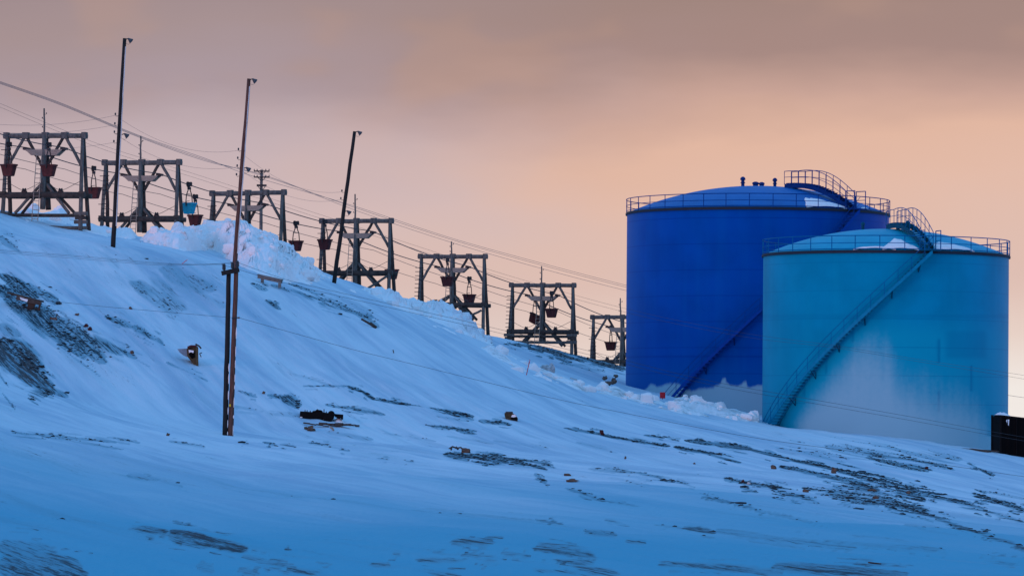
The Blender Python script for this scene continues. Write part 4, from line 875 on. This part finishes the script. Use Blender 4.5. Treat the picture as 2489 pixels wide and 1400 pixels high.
# ------------------------------------------------------------------ black container at the right edge
Yc = 288
A = W(2431, 1008, Yc); Bt = W(2431, 1112, Yc); dirx = (W(2760, 1058, Yc + 1.5) - A); dirx.z = 0; dirx = dirx.normalized()
cz0, cz1 = Bt.z, A.z; Lc, Dc = 6.1, 2.4; back = Vector((-dirx.y, dirx.x, 0))
base = Vector((A.x, A.y, cz0))
r = thing('shipping_container', base, 'black shipping container with a small white mark beside the teal tank', 'container')
cp = lambda x, y, z: base + dirx * x + back * y + TZ * z
Hc = cz1 - cz0
slope = -.104                                                    # it stands on the falling ground, tilted with it
cp = lambda x, y, z: base + dirx * x + back * y + TZ * (z + x * slope)
b = MB(); A_ = []; nrib = 46
for face_y in (0.06,):
    xs = [.12 + (Lc - .24) * k / nrib for k in range(nrib + 1)]; pr = [(0, .0, .035, .035)[k % 4] for k in range(nrib + 1)]
    for x, q in zip(xs, pr): A_ += [cp(x, face_y + q, .14), cp(x, face_y + q, Hc - .12)]
    b.add(A_, [(2 * k, 2 * k + 2, 2 * k + 3, 2 * k + 1) for k in range(nrib)])
for (x0, x1, y0, y1) in ((.06, .06, .1, Dc), (Lc - .06, Lc - .06, .1, Dc), (.1, Lc - .1, Dc - .05, Dc - .05)):
    b.add([cp(x0, y0, .1), cp(x1, y1, .1), cp(x1, y1, Hc - .1), cp(x0, y0, Hc - .1)], [(0, 1, 2, 3)])
b.build('side_wall', M['black'], r)
b = MB(); b.add([cp(.02, .02, Hc - .02), cp(Lc - .02, .02, Hc - .02), cp(Lc - .02, Dc, Hc - .02), cp(.02, Dc, Hc - .02), cp(.02, .02, Hc - .07), cp(Lc - .02, .02, Hc - .07), cp(Lc - .02, Dc, Hc - .07), cp(.02, Dc, Hc - .07)], [(0, 1, 2, 3), (7, 6, 5, 4), (0, 4, 5, 1), (1, 5, 6, 2), (2, 6, 7, 3), (3, 7, 4, 0)]); b.build('roof', M['black2'], r)
for x in (.06, Lc - .06):
    for y in (.06, Dc - .06): b = MB(); b.bar(cp(x, y, 0), cp(x, y, Hc), .12, .12); b.build('corner_post', M['black2'], r)
for z in (.07, Hc - .06):
    b = MB(); b.bar(cp(.12, .045, z), cp(Lc - .12, .045, z), .09, .13); b.build('side_rail', M['black2'], r)
b = MB()
for x in (1.2,): b.bar(cp(x, .02, .15), cp(x, .02, Hc - .12), .05, .05)
b.build('door_post', M['black2'], r)
# white mark: two slanting strokes, the right one longer with a flag at the top
b = MB()
def stroke(pts):
    A = [cp((u - 2431) * Yc / F, .015, Hc - (v - 1008) * Yc / F - (u - 2431) * Yc / F * slope) for (u, v) in pts]
    n_ = len(A); A2 = [q - back * .004 for q in A]; b.add(A2 + A, [tuple(range(n_)), tuple(range(n_, 2 * n_))[::-1]])
stroke([(2449.5, 1019.5), (2454, 1019), (2453.6, 1024), (2452.9, 1034), (2451, 1032), (2451.3, 1022.5)]); stroke([(2446.2, 1021.5), (2448.8, 1018.8), (2449, 1021.5), (2449, 1027.5), (2447.6, 1025.5)])
b.build('white_mark', M['white'], r)
b = MB(); vs = []
for i in range(15):
    for k in range(7):
        x, y = .0 + .9 * i / 14, .1 + 1.8 * k / 6; e = min(1, 4 * min(i, 14 - i) / 14) * min(1, 3 * min(k, 6 - k) / 6); vs.append(cp(x, y, Hc + .0 + .28 * e * (.6 + .6 * random.random() * .4)))
b.add(vs, [(i * 7 + k, (i + 1) * 7 + k, (i + 1) * 7 + k + 1, i * 7 + k + 1) for i in range(14) for k in range(6)]); b.build('snow_cap', M['pile'], r, smooth=True)
# dark timber edge under the foot of the teal tank
a_, c_ = W(2318, 1089, 290), W(2428, 1097, 288); b = MB(); b.bar(a_, c_, .5, .10); b.bar(W(2360, 1091, 289.2), W(2405, 1097, 287.6), .3, .10)
tag(b.build('timber_sleeper', M['timber_dark'], org=a_), 'dark timber sleeper under the right foot of the teal tank', 'timber')

# ------------------------------------------------------------------ things lying about on the snow
r = thing('wooden_barrier', gpt(656, 690), 'grey wooden plank barrier on two short posts below the snow pile', 'barrier')
Yb = hit(640, 688)
b = MB(); b.bar(W(627, 671, Yb) , W(686, 684, Yb - 1.0), .08, .28); b.build('rail_plank', M['grey_plank'], r)
b = MB(); b.bar(W(627, 668, Yb - .1), W(686, 681, Yb - 1.1), .26, .06); b.build('top_plank', M['grey_plank'], r)
for (u, v, dy, vb) in ((638, 672, .1, 692), (680, 682, -.85, 700)):
    b = MB(); b.bar(W(u, v, Yb + dy - .12), W(u - .5, vb, Yb + dy - .12), .2, .16); b.build('leg', M['grey_plank'], r)
# collapsed plank stand far left
Ys = hit(70, 745) - .3
r = thing('wooden_stand', W(70, 745, Ys), 'broken dark plank stand with a tilted top at the left edge of the slope', 'stand')
b = MB()
b.bar(W(22, 712, Ys), W(102, 733, Ys - .3), .9, .10); b.bar(W(40, 724, Ys - .5), W(100, 738, Ys - .8), .12, .22); b.build('tilted_top', M['timber_dark'], r)
for (a, c, w) in (((76, 734), (72, 752), .32), ((84, 738), (78, 750), .25), ((98, 736), (92, 764), .12), ((74, 748), (98, 752), .12)):
    b = MB(); b.bar(W(*a, Ys - .4), W(*c, Ys - .4), w, w * .6); b.build('leg', M['timber_dark'], r)
b = MB(); b.add([W(48, 722, Ys - .7), W(68, 728, Ys - .7), W(66, 734, Ys - .75), W(50, 728, Ys - .75), W(48, 722, Ys - .5), W(68, 728, Ys - .5), W(66, 734, Ys - .5), W(50, 728, Ys - .5)], [(0, 1, 2, 3), (7, 6, 5, 4), (0, 4, 5, 1), (1, 5, 6, 2), (2, 6, 7, 3), (3, 7, 4, 0)]); b.build('snow_cap', M['pile'], r)
Ys = hit(132, 776)
r = thing('broken_crate', W(131, 776, Ys), 'small brown plank scrap with two thin sticks left of the snow slope', 'scrap')
b = MB(); b.bar(W(122, 774, Ys), W(139, 776, Ys), .3, .14); b.build('plank', M['rock_brown'], r)
b = MB(); b.bar(W(129, 785, Ys - .1), W(140, 763, Ys - .1), .05, .05); b.build('stick', M['timber_dark'], r); b = MB(); b.bar(W(136, 763, Ys - .1), W(146, 771, Ys - .1), .05, .05); b.build('stick', M['timber_dark'], r)
# half-buried upright box with a hole that holds snow
Yq = hit(478, 888)
r = thing('half_buried_cart', W(470, 880, Yq), 'rusty brown steel cart standing on end half buried in the snow', 'cart')
def prism(pts, y0, y1, name, m, parent):
    b = MB(); n_ = len(pts); A = [W(u, v, y0) for u, v in pts] + [W(u, v, y1) for u, v in pts]
    b.add(A, [tuple(range(n_))[::-1], tuple(range(n_, 2 * n_))] + [(k, (k + 1) % n_, n_ + (k + 1) % n_, n_ + k) for k in range(n_)]); return b.build(name, m, parent)
prism([(456, 843), (463, 839), (476, 839), (481, 843), (482, 893), (474, 890), (455, 866), (454, 850)], Yq, Yq + .9, 'body', M['rock_green'], r)
prism([(476, 842), (482, 844), (482.5, 893.5), (476, 889)], Yq - .12, Yq, 'side_plate', M['rock_green'], r)
prism([(455, 842), (464, 838.5), (478, 839), (477, 843), (465, 843.5), (457, 847)], Yq - .14, Yq, 'lip', M['rust_dark'], r)
prism([(459, 848), (470, 850), (472, 855), (474, 868), (466, 872), (459, 862)], Yq - .05, Yq + .1, 'opening_shade', M['black'], r)  # black plate painted for the shade inside; no hole is cut
prism([(458.5, 850), (471, 852), (470, 858), (466, 856), (462, 856), (459.5, 858)], Yq - .12, Yq - .04, 'snow_clump', M['pile'], r)
b = MB(); b.tube([W(475, 836, Yq - .1), W(484, 841, Yq - .1), W(489, 847, Yq - .1)], .05, 5); b.build('bent_bar', M['iron'], r)
b = MB(); b.tube([W(484, 860, Yq - .1), W(491, 857, Yq - .1)], .03, 5); b.build('bent_bar', M['iron'], r); b = MB(); b.tube([W(486, 861, Yq - .1), W(489, 868, Yq - .1)], .03, 5); b.build('bent_bar', M['iron'], r)
prism([(431, 848), (455, 847), (455, 868), (446, 864), (436, 856)], Yq + .1, Yq + .25, 'mesh_panel', M['panel'], r)
# wrecked machine frame
Yw = hit(790, 1022)
r = thing('wrecked_machine', W(780, 1020, Yw), 'black wrecked machine frame lying on the lower snow slope', 'machine')
prism([(729.5, 999), (728, 1017.5), (742, 1018), (756, 1021), (770, 1023.5), (784, 1027), (797, 1026), (806, 1020), (812, 1016), (813, 1005), (800, 1003.5), (788, 1002), (760, 1001), (745, 1000)], Yw, Yw + 1.1, 'frame', M['black2'], r)
prism([(810, 1005), (834.5, 1007), (834, 1019.5), (829, 1019.5), (828.5, 1016.5), (823, 1017), (814, 1013)], Yw + .1, Yw + .7, 'arm', M['black2'], r)
prism([(759, 1001), (760, 998.5), (767, 997.5), (769, 995), (781, 996.5), (785, 1000), (785, 1003)], Yw + .2, Yw + .9, 'engine', M['black2'], r)
b = MB(); b.lathe(W(805, 1006.5, Yw - .08), [(.1, 0), (.20, .02), (.20, .16), (.1, .18)], 18, (0, 1, 0)); b.build('wheel', M['black2'], r)
b = MB(); b.lathe(W(797, 1016, Yw - .12), [(.1, 0), (.28, .02), (.28, .16), (.1, .18)], 20, (0, 1, 0)); b.build('wheel', M['black2'], r)
for (u, v0, v1) in ((787.5, 1003, 994), (741.5, 1000, 996), (746.5, 1000, 996.5), (754, 1001, 997.5), (793, 1003, 999.5), (772, 996, 994)):
    b = MB(); b.tube([W(u, v0, Yw + .2), W(u + .3, v1, Yw + .2)], .03, 5); b.build('pipe', M['iron'], r)
for (u, v) in ((732, 1013.7), (788, 1018.3)):
    b = MB(); b.bar(W(u - 2.6, v - .4, Yw - .01), W(u + 2.8, v + .6, Yw - .01), .05, .05); b.build('snow_clump', M['pile'], r)
b = MB(); b.lathe(W(822, 1031, Yw + .4), [(.42, 0), (.3, .15), (.16, .3), (.04, .38)], 14); b.build('snow_heap', M['pile'], r, smooth=True)
for (pts, lab) in ((((737, 1027.5), (800, 1036), .16, .10), 'long dark plank under the left end of the black machine'), (((775, 1030), (853, 1032.5), .4, .18), 'thick dark plank in the snow below the black machine'), (((836, 1031), (873, 1034), .2, .10), 'thin dark plank pointing right from below the black machine'), (((803, 1037), (811, 1045), .12, .10), 'short grey board leaning in the snow below the black machine')):
    (a, c, w, h) = pts; Yl = min(hit(*a), hit(*c)) - .1
    b = MB(); pa, pc = W(*a, Yl), W(*c, Yl - .2)
    for k in range(4): b.bar(pa.lerp(pc, k / 4 + .01) + TZ * random.uniform(-.02, .02), pa.lerp(pc, (k + 1) / 4) + TZ * random.uniform(-.02, .02), w * random.uniform(.7, 1.2), h * random.uniform(.6, 1.1))
    o = b.build('plank', M['timber_dark'] if 'grey' not in lab else M['yoke'], org=pa); tag(o, lab, 'plank', 'planks below the black machine')
def rock(u, v, w, h, m, label, name='rock', cat='rock', group='rocks scattered on the snow', Y=None, seed=0, snowcap=False):
    Yr = Y or hit(u, v + h * .4); s = Yr / F; c = W(u, v, Yr); b = MB(); n1, n2 = 9, 14; vs = []
    rr = Vector((u * .13, v * .17, seed))
    for i in range(n1 + 1):
        a = math.pi * i / n1
        for k in range(n2):
            p = 2 * math.pi * k / n2; d = Vector((math.sin(a) * math.cos(p), math.sin(a) * math.sin(p), math.cos(a)))
            q = d * (1 + .8 * mnoise.noise(d * 1.5 + rr) + .35 * mnoise.noise(d * 3.7 + rr))
            vs.append(c + Vector((q.x * w * s / 2, q.y * w * s / 2, (q.z - .15) * h * s / 2)))
    b.add(vs, [(i * n2 + k, i * n2 + (k + 1) % n2, (i + 1) * n2 + (k + 1) % n2, (i + 1) * n2 + k) for i in range(n1) for k in range(n2)])
    o = b.build(name, M[m], org=c); return tag(o, label, cat, group)
RK = [
 (756, 1041, 20, 13, 'rock_brown', 'round brown rock below the left end of the black machine'), (745, 1040, 9, 8, 'rock_green', 'small greenish rock touching the round brown one'),
 (1133, 1095, 22, 13, 'rock_brown', 'reddish brown rock with twigs above the dark streak in mid slope'), (1463, 1051, 9, 14, 'rust_dark', 'upright dark block standing where the right streaks begin'),
 (2027, 1143, 13, 17, 'rock_brown', 'upright tan rock on the streaks below the teal tank'), (2252, 1137, 9, 7, 'rust_dark', 'small dark red rock below the right foot of the teal tank'),
 (2208, 1196, 12, 10, 'rock', 'dark rock in the widest bare streak on the right'), (1958, 1192, 12, 9, 'rock_brown', 'tan rock in the bare streaks on the right'),
 (1390, 1168, 28, 8, 'rock_brown', 'flat tan rock in the middle of the slope below the wire'), (1379, 1153, 16, 7, 'rock_brown', 'smaller tan rock just above the flat tan one'),
 (1806, 1169, 9, 7, 'rust_dark', 'dark red rock at the start of a bare streak'), (1820, 1174, 8, 6, 'rubble', 'pale rock right next to a dark red one'),
 (1879, 1135, 13, 11, 'rock_brown', 'rough tan rock at the end of the long upper streak'), (1688, 1126, 6, 4, 'rock_brown', 'tiny tan stone alone on white snow'),
 (641, 954, 7, 7, 'rock_brown', 'small brown stone alone right of the twin poles'), (321, 856, 8, 9, 'rock_brown', 'small orange brown stone on the left slope'),
 (317, 749, 8, 6, 'rock_brown', 'small tan stone high on the left slope'), (209, 791, 11, 7, 'rust_dark', 'dark stone, upper of a pair on the left slope'),
 (219, 799, 10, 8, 'rust_dark', 'dark stone, lower of a pair on the left slope'), (187, 764, 9, 7, 'rock', 'dark bent stone right of the broken stand'),
 (408, 1056, 8, 7, 'rock_brown', 'pale brown stone left of the twin pole feet'), (2120, 1190, 22, 6, 'rock_brown', 'flat brown rock slab amid the bare streaks on the right'),
 (2130, 1208, 14, 9, 'rock', 'dark lump below the flat brown slab'), (1520, 1112, 5, 8, 'rock', 'tiny dark stone alone on the snow at right of centre'),
]
for k, (u, v, w, h, m, lab) in enumerate(RK): rock(u, v, w, h, m, lab, seed=k)
# olive tub wreck right of the machine
Yo = hit(1242, 1021)
r = thing('olive_tub', W(1242, 1018, Yo), 'olive green broken tub half filled with snow on the mid slope', 'tub')
prism([(1226, 1004), (1230, 1001), (1245, 1001), (1247, 1005), (1254, 1008), (1259, 1017), (1258, 1023), (1244, 1022), (1231, 1020), (1227, 1012)], Yo, Yo + .7, 'body', M['rock_green'], r)
prism([(1245, 1008), (1252, 1007), (1256, 1012), (1249, 1014), (1242, 1013)], Yo - .06, Yo - .003, 'snow_clump', M['pile'], r); prism([(1229, 1000), (1246, 1000), (1247, 1004), (1229, 1004)], Yo - .08, Yo - .003, 'lip', M['timber_dark'], r); prism([(1241, 1014), (1257, 1014), (1257, 1022), (1243, 1021)], Yo - .05, Yo - .003, 'opening_shade', M['black2'], r)  # the tub's inner shade is a flat black plate
# twigs by the reddish rock, fallen branch
def branch(pts_list, label, rad):
    b = MB(); p0 = None
    for pts in pts_list:
        Yb_ = hit(*pts[-1]) - .15; P_ = [W(u, v, Yb_) for u, v in pts]; p0 = p0 or P_[0]; b.tube(P_, rad, 5)
    return tag(b.build('branch', M['timber_dark'], org=p0), label, 'branch', 'dead branches on the snow')
branch([[(1090, 1092), (1100, 1085), (1110, 1089), (1120, 1087), (1128, 1095)], [(1098, 1086), (1096, 1094)], [(1108, 1085), (1114, 1093)]], 'dark twigs left of the reddish brown rock', .05)
branch([[(878, 775), (890, 782), (902, 789), (914, 798)], [(904, 787), (920, 778)], [(900, 784), (914, 795)], [(908, 792), (916, 796)]], 'dark fallen branch with a raised fork on the upper slope', .075)
branch([[(955, 850), (957, 858)]], 'tiny dark twig upright in the smooth snow of the upper slope', .035)
branch([[(2110, 1366), (2142, 1370)]], 'thin dark stick lying at the bottom right', .02)
# marker canes
def cane(u0, v0, u1, v1, label, m='redpole', rad=.03):
    Y_ = hit(u0, v0); a, c = W(u0, v0 + 3, Y_ - .1), W(u1, v1, Y_ - .1); b = MB(); b.tube([a, a.lerp(c, .5), c], [rad, rad, rad * .7], 6); r = thing('marker_cane', a, label, 'marker', 'marker canes in the snow'); b.build('cane', M[m], r)
    b = MB(); b.tube([a.lerp(c, .72), a.lerp(c, .86)], rad * 1.25, 6); b.build('reflector_band', M['red'], r)
cane(1279, 911, 1288, 874, 'thin red marker cane leaning in the dirty snow bank')
cane(440, 640, 456, 631, 'short red cane nearly buried below the big snow pile', rad=.02)
# boulders around the low bank
for k, (u, v, w, h, m, lab) in enumerate(((1332, 900, 36, 30, 'rubble', 'big snow-dusted round boulder behind the dirty snow bank'), (1392, 926, 22, 14, 'rubble', 'grey snow-dusted boulder right of the big round one'), (1477, 931, 18, 12, 'rock', 'dark rock left of the pair near the royal blue tank'), (1492, 925, 14, 12, 'rock', 'dark rock nearest the royal blue tank foot'), (1470, 918, 12, 9, 'rock', 'small dark rock above the pair near the royal blue tank'), (1497, 913, 10, 7, 'rock', 'small reddish rock on the snow beside the royal blue tank edge'))):
    rock(u, v, w, h, m, lab, 'boulder', 'boulder', 'boulders near the royal blue tank', Y=(301, 301, 309, 309.5, 312, 314)[k], seed=40 + k)

# ------------------------------------------------------------------ light: dusk sky and one low weak sun
wd = bpy.data.worlds.new('World'); scene.world = wd; wd.use_nodes = True
N, L = wd.node_tree.nodes, wd.node_tree.links
for n in list(N): N.remove(n)
out = N.new('ShaderNodeOutputWorld')
tc = N.new('ShaderNodeTexCoord'); sx = N.new('ShaderNodeSeparateXYZ'); L.new(tc.outputs['Generated'], sx.inputs[0])
DEG = 57.29578
el = math_node(N, L, 'MULTIPLY', math_node(N, L, 'ARCSINE', sx.outputs[2]), DEG)
az = math_node(N, L, 'MULTIPLY', math_node(N, L, 'ARCTAN2', sx.outputs[0], sx.outputs[1]), DEG)
cv = N.new('ShaderNodeCombineXYZ'); L.new(math_node(N, L, 'MULTIPLY', az, .13), cv.inputs[0]); L.new(math_node(N, L, 'MULTIPLY', el, .42), cv.inputs[1])
nz = N.new('ShaderNodeTexNoise'); nz.inputs['Scale'].default_value = 1.0; nz.inputs['Detail'].default_value = 5; nz.inputs['Roughness'].default_value = .5; L.new(cv.outputs[0], nz.inputs['Vector'])
cv2 = N.new('ShaderNodeCombineXYZ'); L.new(math_node(N, L, 'MULTIPLY', az, .45), cv2.inputs[0]); L.new(math_node(N, L, 'MULTIPLY', el, .9), cv2.inputs[1]); cv2.inputs[2].default_value = 4.3
nz2 = N.new('ShaderNodeTexNoise'); nz2.inputs['Scale'].default_value = 1.0; nz2.inputs['Detail'].default_value = 2.2; nz2.inputs['Roughness'].default_value = .45; L.new(cv2.outputs[0], nz2.inputs['Vector'])
el2 = math_node(N, L, 'ADD', el, math_node(N, L, 'MULTIPLY', math_node(N, L, 'MULTIPLY', math_node(N, L, 'SUBTRACT', nz.outputs['Fac'], .5), mapr(N, L, el, .5, 3.5, .5, 2.2)), 1.0))
el2 = math_node(N, L, 'SUBTRACT', el2, math_node(N, L, 'MULTIPLY', az, .045))      # the cloud sheet hangs lower on the left
def srgb(c): return tuple(((x / 255 + .055) / 1.055) ** 2.4 if x > 10 else x / 255 / 12.92 for x in c)
def ramp(fac, stops):
    rp = N.new('ShaderNodeValToRGB'); e = rp.color_ramp.elements
    while len(e) < len(stops): e.new(.5)
    for k, (p, c) in enumerate(stops): e[k].position = p; e[k].color = (*c, 1)
    L.new(fac, rp.inputs['Fac']); return rp.outputs['Color']
f1 = mapr(N, L, el2, -1.0, 9.0, 0, 1, False)
P_ = lambda e: (e + 1) / 10
FR = [(0, (240, 234, 230)), (P_(.2), (240, 232, 226)), (P_(1.0), (230, 208, 198)), (P_(1.9), (221, 189, 178)), (P_(3.0), (226, 186, 168)), (P_(3.7), (225, 182, 161)), (P_(4.3), (200, 162, 149)), (P_(5.0), (166, 136, 129)), (P_(5.8), (160, 132, 124)), (P_(7.5), (150, 128, 130))]
warm = ramp(f1, [(p, srgb(c)) for p, c in FR])
FL = [(0, (238, 230, 227)), (P_(.6), (220, 204, 202)), (P_(2.0), (211, 188, 186)), (P_(3.0), (206, 184, 186)), (P_(4.0), (194, 174, 179)), (P_(4.8), (170, 151, 158)), (P_(5.6), (166, 144, 145)), (P_(7.5), (152, 132, 136))]
mauve = ramp(f1, [(p, srgb(c)) for p, c in FL])
lf = mapr(N, L, math_node(N, L, 'ADD', az, math_node(N, L, 'MULTIPLY', math_node(N, L, 'SUBTRACT', nz2.outputs['Fac'], .5), 5.0)), -4.8, 3.0, 1, 0)
front = mix(N, L, lf, warm, mauve)
cl = mapr(N, L, math_node(N, L, 'MULTIPLY', mapr(N, L, nz2.outputs['Fac'], .50, .72), mapr(N, L, el, 3.4, 5.2)), 0, 1, 0, .3)
front = mix(N, L, cl, front, srgb((190, 152, 134)))
upper = ramp(mapr(N, L, el, -5, 85, 0, 1, False), [(0, (.60, .60, .80)), (.10, (.55, .60, .88)), (.22, (.25, .49, .96)), (.45, (.155, .47, 1.02)), (1, (.138, .48, 1.07))])
wf = math_node(N, L, 'MULTIPLY', mapr(N, L, sx.outputs[1], .55, .93), mapr(N, L, el, 7.5, 20, 1, 0))
skyc = mix(N, L, wf, upper, front)
bg = N.new('ShaderNodeBackground'); L.new(skyc, bg.inputs['Color']); bg.inputs['Strength'].default_value = 1.0
sky = N.new('ShaderNodeTexSky'); sky.sky_type = 'NISHITA'; sky.sun_disc = False; sky.sun_elevation = SUN_EL; sky.sun_rotation = SUN_AZ; sky.air_density = 1; sky.dust_density = .3; sky.ozone_density = 3
bg2 = N.new('ShaderNodeBackground'); L.new(sky.outputs[0], bg2.inputs['Color']); bg2.inputs['Strength'].default_value = 0.003
ad = N.new('ShaderNodeAddShader'); L.new(bg.outputs[0], ad.inputs[0]); L.new(bg2.outputs[0], ad.inputs[1]); L.new(ad.outputs[0], out.inputs['Surface'])
ld = bpy.data.lights.new('low_sun', 'SUN'); ld.energy = 1.0; ld.angle = math.radians(20); ld.color = (1.0, .48, .46)
lo = bpy.data.objects.new('low_sun', ld); col.objects.link(lo)
dv = Vector((math.sin(SUN_AZ) * math.cos(SUN_EL), math.cos(SUN_AZ) * math.cos(SUN_EL), math.sin(SUN_EL)))
lo.rotation_euler = dv.to_track_quat('Z', 'Y').to_euler(); lo.location = (60, 120, 80)

for o in bpy.data.objects:
    if '_o' in o: del o['_o']
scene.view_settings.view_transform = 'Standard'; scene.view_settings.look = 'None'; scene.view_settings.exposure = 0; scene.view_settings.gamma = 1
scene.render.engine = 'CYCLES'; scene.cycles.max_bounces = 6
